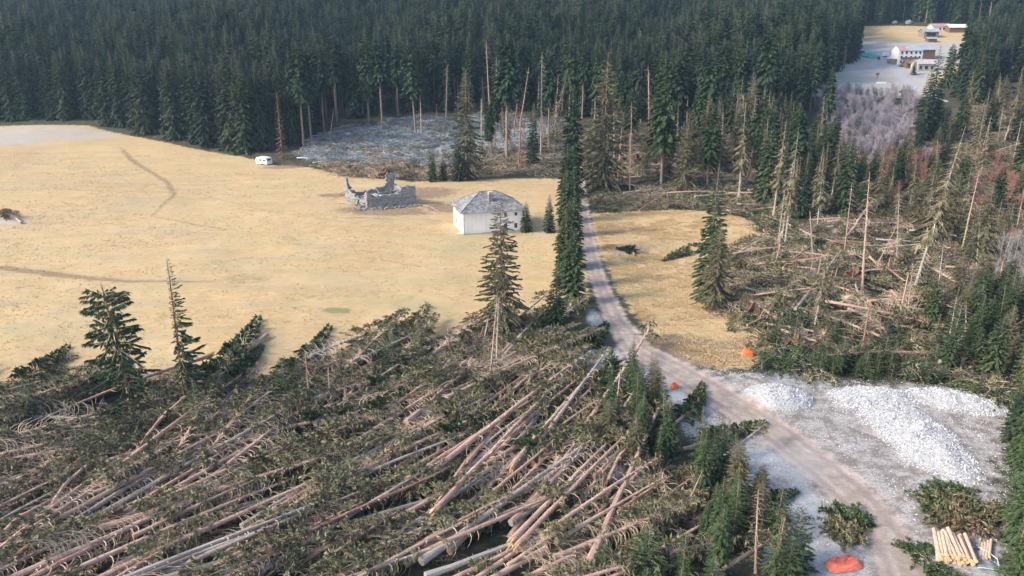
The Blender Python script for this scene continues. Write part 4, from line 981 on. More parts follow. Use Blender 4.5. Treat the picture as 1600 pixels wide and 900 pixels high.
LOGS = [
 (173, 867, 400, 752, 'bare', 'thick pinkish trunk above the uprooted stump at the lower left'), (0, 885, 273, 730, 'comb', 'long limbed trunk running up from the lower left corner'),
 (213, 867, 400, 783, 'bare', 'pinkish trunk directly under the thick pinkish one'), (-60, 745, 150, 715, 'olive', 'limbed trunk lying almost level across the left edge'),
 (20, 787, 155, 737, 'bare', 'brown trunk just below the level limbed trunk at the left edge'), (-60, 845, 112, 773, 'bare', 'trunk in the frosty strip at the left edge, uppermost'),
 (-50, 862, 108, 787, 'bare', 'trunk in the frosty strip at the left edge, below its neighbour'), (217, 720, 302, 643, 'log', 'short pinkish log pointing up under the one-sided spruce'),
 (307, 703, 362, 645, 'log', 'grey short log right of the short pinkish log'), (343, 700, 457, 618, 'bare', 'slim bare trunk pointing up to the wide dark young spruce'),
 (-30, 672, 185, 610, 'comb', 'limbed trunk left of the snapped spruce at the meadow edge'), (0, 872, 78, 817, 'log', 'snapped log with pale end at the lower left'),
 (20, 905, 75, 866, 'log', 'dark short log at the bottom left corner'), (83, 817, 148, 758, 'log', 'thin log leaning over the frosty strip'),
 (340, 905, 430, 868, 'bare', 'pinkish trunk cut by the bottom edge beside the green crown'), (380, 840, 590, 712, 'bare', 'long straight trunk left of the twin mossy trunks'),
 (527, 780, 725, 665, 'bare', 'long trunk above the split orange log'), (390, 893, 570, 815, 'bare', 'trunk rising from the bottom edge left of the split orange log'),
 (405, 902, 664, 781, 'log', 'split orange-brown log with torn end in the lower middle'), (460, 902, 615, 840, 'comb', 'limbed trunk right of the split log at the bottom'),
 (490, 905, 622, 835, 'bare', 'thin pinkish trunk at the bottom right of the split log'), (573, 892, 805, 790, 'bare', 'thick smooth trunk rising from the bottom middle'),
 (603, 900, 805, 812, 'bare', 'thick smooth trunk just below its neighbour at the bottom middle'), (633, 903, 905, 788, 'bare', 'long trunk third from the bottom middle edge'),
 (660, 903, 960, 690, 'bare', 'long grey trunk crossing diagonally over the bottom middle'), (650, 780, 925, 580, 'bare', 'very long pink trunk reaching up to the frosty junction'),
 (636, 775, 870, 620, 'bare', 'very long trunk alongside the very long pink trunk'), (640, 677, 738, 600, 'log', 'pinkish log over the frosty patch in the middle'),
 (603, 663, 674, 616, 'log', 'short pinkish log left of the frosty patch'), (660, 645, 722, 602, 'log', 'short grey log above the frosty patch'),
 (587, 643, 720, 598, 'comb', 'brown limbed trunk upper left of the frosty patch'), (430, 668, 600, 620, 'dead', 'grey trunk with upright rib-like limbs below the red snag'),
 (400, 775, 524, 721, 'bare', 'slim trunk left of the long straight trunk'), (735, 730, 830, 675, 'bare', 'grey trunk right of the two very long pink ones'),
 (680, 828, 882, 620, 'bare', 'long trunk crossing behind the two mossy root balls'), (430, 818, 540, 765, 'comb', 'limbed trunk beside the round yellow root ball'),
 (533, 777, 728, 708, 'bare', 'slightly curved trunk joining the very long pink one'), (800, 750, 935, 598, 'bare', 'long straight trunk pointing steeply to the junction, leftmost'),
 (795, 705, 912, 606, 'bare', 'long thin trunk left of the steep straight pair'), (846, 712, 952, 572, 'bare', 'long straight trunk pointing steeply to the junction, rightmost'),
 (800, 867, 985, 686, 'bare', 'long grey trunk through the middle of the log tangle'), (812, 818, 930, 672, 'bare', 'steep pair trunk in the log tangle, left one'),
 (822, 812, 934, 676, 'bare', 'steep pair trunk in the log tangle, right one'), (808, 875, 1000, 697, 'bare', 'long trunk ending under the small brown spruce'),
 (927, 768, 1001, 697, 'bare', 'short thick grey trunk under the small brown spruce'), (947, 774, 988, 716, 'log', 'grey thick log standing out from the mossy root plate'),
 (850, 862, 1028, 752, 'bare', 'grey trunk ending at the reddish stumps'), (868, 869, 1038, 772, 'bare', 'pale grey trunk just below the one ending at the stumps'),
 (963, 829, 1035, 778, 'log', 'thick log with yellow sawn end in the log tangle'), (865, 888, 1098, 816, 'comb', 'reddish long trunk reaching to the lower roadside clump'),
 (795, 903, 902, 852, 'comb', 'mossy trunk at the bottom edge right of the middle'), (780, 832, 892, 798, 'bare', 'reddish trunk low in the log tangle'),
 (838, 712, 942, 652, 'bare', 'curved brown trunk crossing the steep straight pair'), (700, 645, 945, 533, 'comb', 'long arched trunk ending in green crown on the frosty verge'),
 (720, 612, 905, 527, 'comb', 'arched trunk just above the one ending on the verge'), (780, 628, 925, 565, 'comb', 'arched reddish trunk with short crown beside the junction'),
 (775, 575, 852, 508, 'bare', 'reddish trunk leaning up right of the thin tall spruce'), (787, 578, 840, 520, 'bare', 'second reddish trunk right of the thin tall spruce'),
 (730, 745, 830, 640, 'bare', 'steep trunk left of the log tangle'), (765, 790, 880, 700, 'bare', 'trunk lying under the steep straight pair'),
 (585, 640, 690, 580, 'comb', 'limbed trunk below the light green young spruce'), (480, 600, 600, 540, 'olive', 'olive crown lying on the meadow edge left of the overturned brush'),
 (0, 620, 105, 543, 'green', 'green crown lying onto the meadow at the far left'), (50, 640, 200, 570, 'green', 'green crown on the meadow edge left of the snapped spruce'),
 (300, 640, 402, 500, 'green', 'green crown pointing into the meadow right of the one-sided spruce'), (340, 620, 412, 540, 'green', 'short green crown below the one pointing into the meadow'),
 (410, 620, 512, 512, 'green', 'slender green crown pointing into the meadow above the young dark spruce'), (555, 590, 668, 478, 'olive', 'large olive crown fan reaching furthest into the meadow'),
 (520, 620, 640, 500, 'comb', 'brown rib-limbed trunk left of the large olive crown fan'), (900, 560, 950, 505, 'green', 'green crown on the left verge above the junction'),
 (1060, 650, 1095, 600, 'green', 'green crown right of the small orange scrap'), (1120, 690, 1200, 660, 'green', 'green crown along the road above the lower clump'),
 (1110, 745, 1195, 690, 'bare', 'bare trunk leaning over the lower roadside clump'), (1180, 790, 1250, 770, 'green', 'green crown on the frost at the yard edge'),
 (1090, 395, 1035, 410, 'green', 'green crown lying left of the dark lone spruce'), (1130, 395, 1075, 383, 'green', 'second green crown behind the dark lone spruce'),
 (992, 400, 962, 390, 'green', 'small lone green crown lying on the meadow right of the road'), (1205, 375, 1140, 385, 'olive', 'olive crown lying at the top of the right-hand windthrow'),
 (1180, 462, 1150, 395, 'olive', 'olive crown right of the dark lone spruce'), (1308, 395, 1362, 345, 'bare', 'reddish trunk propped up against the tall bare stem'),
 (1367, 427, 1406, 460, 'log', 'grey trunk sloping down to the right amid the windthrow'), (1267, 467, 1312, 408, 'bare', 'pale trunk sloping up left of the reddish root plate'),
 (1222, 430, 1265, 402, 'log', 'pale curved log at the left of the right-hand windthrow'), (1216, 400, 1222, 372, 'log', 'pale snapped log at the left of the windthrow'),
 (1290, 392, 1350, 396, 'log', 'grey log lying level behind the reddish root plate'), (1330, 440, 1400, 445, 'log', 'pale log lying level right of the reddish root plate'),
 (1520, 545, 1560, 425, 'dead', 'grey leaning trunk with white dead limbs behind the yard'), (1465, 585, 1510, 540, 'bare', 'reddish thin log pointing up behind the yard'),
 (1568, 228, 1588, 172, 'bare', 'reddish log on the far right slope'), (1575, 175, 1600, 145, 'bare', 'grey log high on the far right slope'),
 (1535, 205, 1575, 212, 'bare', 'pale level log on the far right slope'), (34, 350, -12, 333, 'olive', 'fallen crown with frost shadow at the left edge of the meadow'), (1400, 492, 1430, 470, 'log', 'grey log at the right end of the windthrow'),
]
for a, b, c, d, k, lab in LOGS:
    p = at(a, b); q = at(c, d)
    L = sqrt((q[0] - p[0]) ** 2 + (q[1] - p[1]) ** 2); mx = dict(log=13).get(k, 34)
    lf = (.9 + .6 * R.rand(), 1.5 + 1.1 * R.rand())
    if k in ('green', 'olive'): lf = (.1, .15)
    if 'propped' in lab: lf = (.3, 5)
    if k in ('green', 'olive') and p[1] < 110 and L < 12: p = (q[0] - (q[0] - p[0]) * 12 / L, q[1] - (q[1] - p[1]) * 12 / L); L = 12
    if L > mx * 1.25: q = (p[0] + (q[0] - p[0]) * mx * 1.25 / L, p[1] + (q[1] - p[1]) * mx * 1.25 / L)
    lay(p, q, k, lab, None, lf, s=(1.1 if k == 'log' else None))
    if p[1] < 110: H_DIR.append((p[0] * .5 + q[0] * .5, p[1] * .5 + q[1] * .5, atan2(q[1] - p[1], q[0] - p[0])))
HD = np.array(H_DIR)
ZN = [((-300, 620, 200, 720), 'near the left edge'), ((200, 500, 420, 720), 'below the two tall meadow-edge spruces'), ((-300, 720, 240, 1100), 'in the lower left corner'), ((240, 720, 480, 1100), 'at the bottom left'),
      ((420, 480, 640, 690), 'below the red snag and overturned brush'), ((640, 480, 960, 640), 'between the thin tall spruce and the junction'), ((480, 690, 720, 1100), 'in the lower middle'), ((640, 640, 860, 760), 'around the frosty patch in the middle'),
      ((720, 760, 960, 1100), 'in the log tangle at the bottom'), ((860, 600, 1100, 780), 'beside the young stand by the junction'), ((960, 760, 1400, 1100), 'near the lower roadside clump')]
def zone(x, y):
    a, b = project(x, y, gt(x, y))
    for (x0, y0, x1, y1), s in ZN:
        if x0 <= a < x1 and y0 <= b < y1: return s
    return 'along the lower meadow edge'
cnt = 0
for q in rand_in(FW_NEAR, 190, 2.6):
    i = np.argmin((HD[:, 0] - q[0]) ** 2 + (HD[:, 1] - q[1]) ** 2)
    an = HD[i, 2] + R.normal() * .16 + (pi if R.rand() < .06 else 0)
    a, b = project(q[0], q[1], 0)
    k = ['comb', 'comb', 'olive', 'bare', 'green', 'dead', 'olive', 'comb'][R.randint(8)] if b < 700 else ['comb', 'bare', 'bare', 'bare', 'olive', 'comb', 'bare'][R.randint(7)]
    L = (20 + 8 * R.rand()) * (1 if k != 'green' else .55)
    p0 = (q[0] - cos(an) * L / 2, q[1] - sin(an) * L / 2); p1 = (q[0] + cos(an) * L / 2, q[1] + sin(an) * L / 2)
    if line_d(ROAD, np.array([p1[0]]), np.array([p1[1]]))[0] > -3 or sdf(YARD, np.array([p1[0]]), np.array([p1[1]]))[0] > 0 or sdf(MEADOW, np.array([p1[0]]), np.array([p1[1]]))[0] > 6: continue
    z = zone(q[0], q[1]); lay(p0, p1, k, LOOK[k] + ' ' + z, 'fallen trees ' + z, (.2 + R.rand() * .8, .4 + R.rand() * 1.2)); cnt += 1
    if cnt >= 128: break
def chaos(poly, n, kinds, where, Lr, main=None, sp=.6, mind=2.5, up=1.):
    for q in rand_in(poly, n, mind):
        an = (main if main is not None else 0) + R.normal() * sp
        k = kinds[R.randint(len(kinds))]; L = Lr[0] + R.rand() * (Lr[1] - Lr[0])
        if k == 'log': L *= .5
        p1 = (q[0] + cos(an) * L * .5, q[1] + sin(an) * L * .5); p0 = (q[0] - cos(an) * L * .5, q[1] - sin(an) * L * .5)
        lay(p0, p1, k, LOOK[k] + ' ' + where, 'fallen trees ' + where, (R.rand() * 1. * up, R.rand() * 2.4 * up))
chaos(FW_RIGHT, 34, ['comb', 'olive', 'bare', 'dead', 'comb', 'log', 'bare', 'log'], 'in the windthrow right of the small meadow', (9, 18), .5, 1.0, 2.6)
chaos(FW_MID, 18, ['comb', 'bare', 'bare', 'comb', 'bare', 'log'], 'in the brown windthrow behind the meadow', (12, 20), .35, .5, 3.2)
chaos(px_poly([(520, 272), (560, 262), (700, 264), (700, 280), (620, 282)]), 8, ['comb', 'olive', 'comb'], 'behind the stone ruin', (9, 13), .4, .8, 2.0)
def timber(name, label, specs, seed):
    rs = np.random.RandomState(seed); kinds = sorted({k for s in specs for k in s[2]}); pr = []; kx = {}
    for k in kinds: kx[k] = list(range(len(pr), len(pr) + len(FA[k]))); pr += [proto_obj('t', q) for q in FA[k]]
    P_, Ro, S_, I_ = [], [], [], []
    for poly, n, ks, main, sp, Lr, up, mind in specs:
        for q in rand_in(poly, n, mind):
            k = ks[rs.randint(len(ks))]; L = rs.uniform(*Lr) * (.55 if k == 'log' else 1); m = main if main is not None else HD[np.argmin((HD[:, 0] - q[0]) ** 2 + (HD[:, 1] - q[1]) ** 2), 2]
            an = m + rs.normal() * sp; p0 = q - np.array([cos(an), sin(an)]) * L / 2; p1 = q + np.array([cos(an), sin(an)]) * L / 2
            if line_d(ROAD, np.array([p0[0], p1[0]]), np.array([p0[1], p1[1]])).max() > -1 or sdf(YARD, np.array([p0[0], p1[0]]), np.array([p0[1], p1[1]])).max() > 0: continue
            if max(sdf(MEADOW, np.array([p1[0]]), np.array([p1[1]]))[0], sdf(MEADOW_R, np.array([p0[0]]), np.array([p0[1]]))[0], sdf(MEADOW_R, np.array([p1[0]]), np.array([p1[1]]))[0]) > 2.5: continue
            za = gt(*p0) + rs.rand() * up; zb = gt(*p1) + rs.rand() * up * 1.8
            P_.append((p0[0], p0[1], za)); Ro.append((rs.normal() * .2, -atan2(zb - za, L), an)); kk = L / FAL[k]; w = min(1.2, max(.65, kk ** .5)); S_.append((kk, w, w)); I_.append(kx[k][rs.randint(len(kx[k]))])
    print(name, len(P_)); scatter(name, label, pr, P_, Ro, S_, I_)
timber('windthrow_timber', 'masses of further wind-thrown spruces lying criss-cross across the cleared ground', [
    (FW_NEAR, 95, ['bare', 'comb', 'comb', 'bare', 'bare'], None, .12, (22, 30), 1.2, 2.2),
    (FW_RIGHT, 105, ['bare', 'comb', 'log', 'olive', 'comb', 'bare', 'dead'], .5, 1.1, (8, 15), 1.7, 1.7),
    (FW_MID, 150, ['bare', 'comb', 'bare', 'dead', 'log', 'olive'], .35, .5, (10, 19), 1.4, 1.8),
    (FW_FROST, 120, ['frost', 'frost', 'frost', 'dead'], .3, .6, (10, 19), .9, 2.2),
    (FW_SLOPE, 60, ['comb', 'dead', 'bare'], 1.0, .8, (9, 18), 1., 2.5)], 77)
print('fallen', n_fal)
ROOTS = [(430, 862, 1.0, 2.6, 'round mossy root plate tipped up near the bottom of the picture middle left'), (940, 783, .95, .3, 'mossy root plate in the middle of the log tangle'), (835, 735, .8, 3.5, 'yellow mossy root ball left of the steep straight pair'),
         (190, 835, 1.1, -.8, 'dark hollow root plate at the lower left'), (150, 655, 1., -1., 'brown root plate with broken orange wood near the snapped spruce'), (1330, 445, 1.2, -1.3, 'reddish root plate in the right-hand windthrow'),
         (1172, 500, 1.1, -1.6, 'dark root plate beside the small meadow near the orange tarpaulin'), (598, 278, 1.5, -1.6, 'dark upturned root plate behind the stone ruin'), (550, 270, 1.2, -1.7, 'brown root plate left of the one behind the ruin'), (720, 600, 1., -1.2, 'reddish splintered root plate above the frosty patch'),
         (1425, 515, 1.1, -1.4, 'reddish root plate behind the gravel yard'), (520, 805, .8, -1, 'small yellow mossy root ball right of the limbed trunk'), (1590, 200, 1.6, -1.6, 'dark root plate on the far right slope'), (993, 258, 1.6, -1.5, 'dark root plate in the brown windthrow'), (1240, 545, 1.1, -1.3, 'dark root plate at the upper edge of the yard')]
for i, (a, b, s, rz, lab) in enumerate(ROOTS):
    p = aG(a, b); me = root_plate(700 + i, 1.5)
    thing('root_plate', lab, 'root plate', (p[0], p[1], p[2] - .15), (0, .15, rz), (s, s, s), None, [('soil_disc', me)])

# ------------------------------------------------------------------ loose brush between the trunks
def brush(seed, n=34, M_=520, needle='needle_fallen', twig='twig', r=1.7):
    rs = np.random.RandomState(seed); g = G(); M_ = int(M_ * 2.2); n = int(n * 1.3)
    c = rs.normal(size=(n, 3)) * [r * .45, r * .45, .07 * r]; c[:, 2] = np.abs(c[:, 2]) * (1.8 if r > 2.2 else 1); a = rs.rand(n) * 6.28
    dn = np.stack([np.cos(a), np.sin(a), .5 * rs.rand(n)], -1); l = r * (.5 + .7 * rs.rand(n)); s = np.linspace(0, 1, 4)
    side = np.stack([-np.sin(a), np.cos(a), np.zeros(n)], -1) * rs.normal(size=(n, 1))
    P = c[:, None] + dn[:, None] * (l[:, None] * s)[..., None] + side[:, None] * (.5 * s ** 2)[None, :, None] - np.array([0, 0, 1.]) * (.45 * l[:, None] * s ** 2)[..., None]
    P[..., 2] = np.maximum(P[..., 2] + .25, .02)
    V, F = tubes(P, np.tile([.035, .026, .018, .008], (n, 1)), 3); g.add(V, F, 1)
    i = rs.randint(0, n, M_); u = rs.rand(M_) * 3; k = np.minimum(u.astype(int), 2); f = (u - k)[:, None]
    p = P[i, k] * (1 - f) + P[i, k + 1] * f; d = norm(dn[i] + rs.normal(size=(M_, 3)) * .6 - [0, 0, .3])
    ln = .36 * (.5 + .9 * rs.rand(M_)); V, F = leaves(rs, p, d, ln, ln * .17); V[:, 2] = np.maximum(V[:, 2], 0); g.add(V, F, 0, np.repeat(rs.rand(M_), 4))
    return [('brush', g.mesh('brush', [needle, twig]))]
def brush_scatter(name, label, poly_list, specs, dens, smin, smax, avoid=None, seed=5):
    rs = np.random.RandomState(seed); pts = []
    for poly in poly_list:
        lo = poly.min(0); hi = poly.max(0); n = int((hi[0] - lo[0]) * (hi[1] - lo[1]) * dens)
        q = lo + rs.rand(n, 2) * (hi - lo); q = q[sdf(poly, q[:, 0], q[:, 1]) > .5]
        a, b = project(q[:, 0], q[:, 1], 0); q = q[(a > -150) & (a < 1750) & (b < 1000)]
        q = q[line_d(ROAD, q[:, 0], q[:, 1]) < -1.2]
        if avoid: 
            q = q[(fbm(q[:, 0] / 5, q[:, 1] / 5, 31, 3) > avoid)]
        pts.append(q)
    q = np.vstack(pts); n = len(q); s = smin + (smax - smin) * rs.rand(n)
    z = np.array([gt(x, y) for x, y in q])
    print(name, n)
    return scatter(name, label, [proto_obj('p', brush(*sp)) for sp in specs], np.stack([q[:, 0], q[:, 1], z - .05], -1), np.stack([rs.normal(size=n) * .12, rs.normal(size=n) * .12, rs.rand(n) * 6.28], -1), np.stack([s, s, s * 1.1], -1), rs.randint(0, len(specs), n), cat='brush')
brush_scatter('branch_litter', 'torn green and brown spruce branches covering the ground between the fallen trunks', [FW_NEAR], [(1,), (2, 40, 420, 'needle_olive'), (3, 50, 200, 'needle_brown'), (4, 30, 600, 'needle_fallen'), (5, 60, 200, 'needle_olive')], .14, .5, .9, -.08)
brush_scatter('tangled_brush', 'tangled brown and olive branches heaped in the windthrow right of the road', [FW_RIGHT, FW_MID, FW_SLOPE, px_poly([(1200, 585), (1235, 550), (1330, 585), (1440, 565), (1600, 585), (1600, 630), (1560, 632), (1500, 603), (1300, 594)]), px_poly([(1140, 332), (1190, 320), (1240, 350), (1200, 385), (1190, 360)]), px_poly([(1190, 340), (1230, 240), (1400, 250), (1480, 200), (1560, 180), (1800, 200), (1800, 600), (1560, 600), (1480, 400), (1380, 345)])], [(11, 70, 900, 'needle_olive', 'twig', 2.6), (12, 90, 500, 'needle_brown', 'twig_grey', 2.8), (13, 70, 1300, 'needle', 'twig_grey', 2.6), (14, 60, 1100, 'needle_fallen', 'twig', 2.6), (15, 70, 900, 'needle_olive', 'twig_grey', 2.4)], .085, .7, 1.35, seed=6)
brush_scatter('frosted_brush', 'grey frosted branches and logs covering the cleared ground behind the ruin', [FW_FROST], [(21, 90, 300, 'needle_frost', 'twig_frost', 2.6), (22, 80, 500, 'needle_frost', 'twig_frost', 2.4), (23, 80, 400, 'needle_fallen', 'twig_frost', 2.4)], .06, .8, 1.4, seed=7)
brush_scatter('brush_heap', 'brown brush heaped along the forest corner behind the ruin', [px_poly([(500, 262), (540, 250), (620, 258), (700, 265), (700, 281), (600, 280), (530, 272)]), px_poly([(750, 272), (760, 240), (870, 240), (878, 274)])], [(31, 90, 700, 'needle_olive', 'twig', 2.6), (32, 110, 400, 'needle_brown', 'twig', 2.8)], .12, .8, 1.4, seed=8)

# dry grass tufts
def tufts(name, label, pts, h, mat):
    rs = np.random.RandomState(44); n = len(pts); k = 4
    a = rs.rand(n, k) * 6.28; l = h * (.5 + .7 * rs.rand(n, k)); lean = .5 + .6 * rs.rand(n, k)
    base = pts[:, None] + np.stack([np.cos(a), np.sin(a), np.zeros_like(a)], -1) * .10
    d = np.stack([np.cos(a) * lean, np.sin(a) * lean, np.ones_like(a)], -1); d = norm(d) * l[..., None]
    w = np.stack([-np.sin(a), np.cos(a), np.zeros_like(a)], -1) * .055 * (.6 + .8 * rs.rand(n, k))[..., None]
    V = np.stack([base - w, base + w, base + d], 2).reshape(-1, 3); F = np.arange(n * k * 3).reshape(-1, 3)
    o = link(name, G().add(V, F, 0, np.repeat(rs.rand(n * k), 3)).mesh(name, [mat])); tag(o, label, 'grass', None, 'stuff'); return o
t = NT('dry grass'); t.base(t.mix(t.attr('v'), (.41, .295, .155), (.54, .405, .23))); M['drygrass'] = t.m
rs = np.random.RandomState(12)
gp = []
for poly in (MEADOW, MEADOW_R):
    lo = poly.min(0); hi = poly.max(0); q = lo + rs.rand(220000, 2) * (hi - lo); q = q[(sdf(poly, q[:, 0], q[:, 1]) > .6) & (line_d(ROAD, q[:, 0], q[:, 1]) < -.8)]
    a, b = project(q[:, 0], q[:, 1], 0); q = q[(a > -60) & (a < 1660) & (q[:, 1] < 260)]
    q = q[(fbm(q[:, 0] / 14., q[:, 1] / 6., 41, 3) > -.05) | (rs.rand(len(q)) < .25)]; q = q[fbm(q[:, 0] / 2., q[:, 1] / 1.6, 40, 3) + .5 * (rs.rand(len(q)) - .5) > -.12]
    gp.append(q[:60000])
gp = np.vstack(gp); gp = np.column_stack([gp, [gt(x, y) - .02 for x, y in gp]])
tufts('dry_grass', 'straw-coloured dry grass of the meadow', gp, .18, 'drygrass'); print('tufts', len(gp))
# stones of the yard and heaps
rs = np.random.RandomState(13)
def stones(name, label, q, s, mat):
    n = len(q); O = np.array([[1, 0, 0], [-1, 0, 0], [0, 1, 0], [0, -1, 0], [0, 0, 1], [0, 0, -1]], float)
    Fo = np.array([[0, 2, 4], [2, 1, 4], [1, 3, 4], [3, 0, 4], [2, 0, 5], [1, 2, 5], [3, 1, 5], [0, 3, 5]])
    sc = s[:, None, None] * (.6 + .7 * rs.rand(n, 1, 3)); J = O[None] * sc + rs.normal(size=(n, 6, 3)) * .25 * s[:, None, None]
    an = rs.rand(n) * 6.28; ca, sa = np.cos(an)[:, None], np.sin(an)[:, None]
    X = J[..., 0] * ca - J[..., 1] * sa; Y = J[..., 0] * sa + J[..., 1] * ca
    V = np.stack([X, Y, J[..., 2] * .75], -1) + q[:, None]
    F = (Fo[None] + np.arange(n)[:, None, None] * 6).reshape(-1, 3)
    o = link(name, G().add(V.reshape(-1, 3), F, 0, np.repeat(rs.rand(n), 6)).mesh(name, [mat])); tag(o, label, 'stones', None, 'stuff')
t = NT('crushed stone'); t.base(t.mix(t.attr('v'), (.20, .20, .205), (.60, .60, .61))); M['stone_w'] = t.m
q = rand = None
lo = YARD.min(0); hi = YARD.max(0); q = lo + rs.rand(210000, 2) * (hi - lo)
a, b = project(q[:, 0], q[:, 1], 0)
dh = np.zeros(len(q))
for (hx, hy, rx, ry, hh, rz) in HEAPS:
    p = at(hx, hy); dx = q[:, 0] - p[0]; dy = q[:, 1] - p[1]; aa = dx * cos(rz) + dy * sin(rz); bb = -dx * sin(rz) + dy * cos(rz); dh = np.maximum(dh, np.clip(1 - np.sqrt((aa / rx) ** 2 + (bb / ry) ** 2), 0, 1))
dy_ = sdf(YARD, q[:, 0], q[:, 1]); dr = line_d(ROAD, q[:, 0], q[:, 1])
keep = (dy_ > -1.5) & (a < 1660) & (b < 950) & (dr < -.4) & ((dh > .03) & (rs.rand(len(q)) < .9) | (rs.rand(len(q)) < .10 + .2 * (fbm(q[:, 0] / 2.5, q[:, 1] / 2.5, 50, 3) > .15)))
q = q[keep]; dh = dh[keep]; s = np.where(dh > .02, .035 + .13 * rs.rand(len(q)) ** 4, .025 + .07 * rs.rand(len(q)) ** 3)
q3 = np.column_stack([q, [gt(x, y) for x, y in q]]); print('stones', len(q3))
stones('gravel', 'white crushed stones heaped and strewn over the yard', q3, s, 'stone_w')

# ------------------------------------------------------------------ built things
t = NT('weathered white plaster'); o_ = t.obj(); st_ = t.noise(t.stretch(o_, (1.2, 1.2, .18)), 1.4, 5, .65); sp_ = t.new('ShaderNodeSeparateXYZ'); t.l.new(o_, sp_.inputs[0])
damp = t.sstep(t.math('ADD', sp_.outputs[2], t.math('MULTIPLY', t.noise(o_, .9, 4), 1.6)), 2.4, .7)
t.base(t.mix(t.math('MULTIPLY', damp, .55), t.mix(t.sstep(st_, .42, .72), (.78, .76, .73), (.70, .67, .63)), (.46, .43, .39))); M['plaster'] = t.m
M['white'] = flat('white paint', (.80, .80, .79), (.68, .68, .68), 2)
M['glass'] = flat('dark window glass', (.03, .035, .04), (.05, .055, .06), 1, .15, 0)
M['woodgrey'] = flat('grey boards', (.17, .15, .13), (.27, .24, .21), 3)
M['woodbrown'] = flat('brown boards', (.13, .08, .055), (.21, .14, .10), 3)
M['tin'] = flat('blue-grey tin roof', (.25, .28, .32), (.36, .39, .43), .4, .5, 0)
M['redroof'] = flat('rusty red roof', (.32, .19, .17), (.44, .30, .27), .4, .7, 0)
M['pinkroof'] = flat('faded grey-pink roof', (.38, .34, .34), (.48, .44, .44), .4, .7, 0)
M['whiteroof'] = flat('frosted roof', (.62, .65, .68), (.75, .77, .8), .4, .7, 0)
M['teal'] = flat('teal tarpaulin', (.05, .30, .28), (.10, .42, .38), 2, .5)
M['orange'] = flat('orange tarpaulin', (.50, .11, .07), (.66, .19, .13), 2.0, .6, .6)
M['orangenet'] = flat('orange netting', (.72, .10, .03), (.85, .22, .08), 6, .6, .8)
M['sheetgrey'] = flat('grey sheet', (.16, .18, .18), (.24, .26, .26), 2, .4, .3)
M['concrete'] = flat('concrete', (.36, .35, .33), (.48, .46, .44), 1)
M['carblack'] = flat('black car paint', (.02, .022, .025), (.03, .03, .035), 2, .2, 0)
M['carwhite'] = flat('white car paint', (.75, .76, .77), (.7, .7, .72), 2, .3, 0)
M['rubber'] = flat('tyre rubber', (.03, .03, .03), (.04, .04, .04), 2)
t = NT('slate shingles'); v = t.attr('v'); n = t.noise(t.obj(), 1.2, 4)
t.base(t.mix(v, t.mix(n, (.11, .11, .11), (.20, .20, .20)), t.mix(n, (.30, .30, .31), (.42, .42, .43)))); M['shingle'] = t.m
t = NT('rubble stone'); v = t.attr('v'); n = t.noise(t.obj(), 1.5, 4)
t.base(t.mix(v, t.mix(n, (.12, .115, .11), (.20, .19, .18)), t.mix(n, (.24, .24, .235), (.36, .355, .35)))); t.bump(t.noise(t.obj(), 6, 4), .5, .05); M['rubble'] = t.m

def obox(pn, parent, c, sz, mat, rz=0):
    return link(pn, G().box(c, sz, rz).mesh(pn, [mat]), parent)
def bevel_box(g, c, sz, b, mi=0):
    x, y, z = np.array(sz) / 2
    V = []
    for k, zz in enumerate((-z, -z + b, z - b, z)):
        q = b if k in (0, 3) else 0
        for (sx, sy) in ((1, 1), (-1, 1), (-1, -1), (1, -1)):
            e = [(sx * (x - b), sy * (y - q)), (sx * (x - q), sy * (y - b))]
            if sx * sy > 0: e = e[::-1]
            V += [(ex, ey, zz) for ex, ey in e]
    V = np.array(V) + np.array(c); F4 = []
    for r_ in range(3):
        for j in range(8): F4.append((r_ * 8 + j, r_ * 8 + (j + 1) % 8, (r_ + 1) * 8 + (j + 1) % 8, (r_ + 1) * 8 + j))
    g.add(V, [np.array(F4), np.array([[7, 6, 5, 4, 3, 2, 1, 0]]), np.array([[24, 25, 26, 27, 28, 29, 30, 31]])], mi); return g

# white house with hipped shingle roof
hp = aG(724, 367); hz = min(gt(-10, 157), gt(-13.6, 165), gt(2.7, 160)) - .3
HX, HY, HH = 13.4, 10.2, 5.35
rotH = atan2(3.6, 12.9)
house = thing('white_house', 'small two-storey white plastered house with grey hipped shingle roof on the meadow', 'house', (hp[0], hp[1], hz), (0, 0, rotH))
g = G(); w = .35     # walls as four slabs with window openings cut in the left one
# left wall (x=0 plane, y 0..HY): openings in (y, z)
wins = [(1.1, 3.9, .8, .9), (7.2, 3.9, 1.0, .9), (3.5, 1.2, 1.1, 1.35), (6.9, 1.35, 1.1, 1.3), (1.1, 1.3, .6, .8)]
ys = sorted({0, HY} | {a - c / 2 for a, b, c, d in wins} | {a + c / 2 for a, b, c, d in wins}); zs = sorted({0, HH} | {b for a, b, c, d in wins} | {b + d for a, b, c, d in wins})
for i in range(len(ys) - 1):
    for j in range(len(zs) - 1):
        cy = (ys[i] + ys[i + 1]) / 2; cz = (zs[j] + zs[j + 1]) / 2
        if any(abs(cy - a) < c / 2 and b < cz < b + d for a, b, c, d in wins): continue
        g.box((w / 2, cy, cz), (w, ys[i + 1] - ys[i], zs[j + 1] - zs[j]))
link('left_wall', g.mesh('left_wall', ['plaster']), house)
fw = [(9.3, 3.9, .6, .75), (11.6, 3.9, .6, .75), (9.3, 1.2, .7, 1.1), (11.6, 1.2, .7, 1.1)]
xs = sorted({w, HX} | {a - c / 2 for a, b, c, d in fw} | {a + c / 2 for a, b, c, d in fw}); zs = sorted({0, HH} | {b for a, b, c, d in fw} | {b + d for a, b, c, d in fw})
g = G()
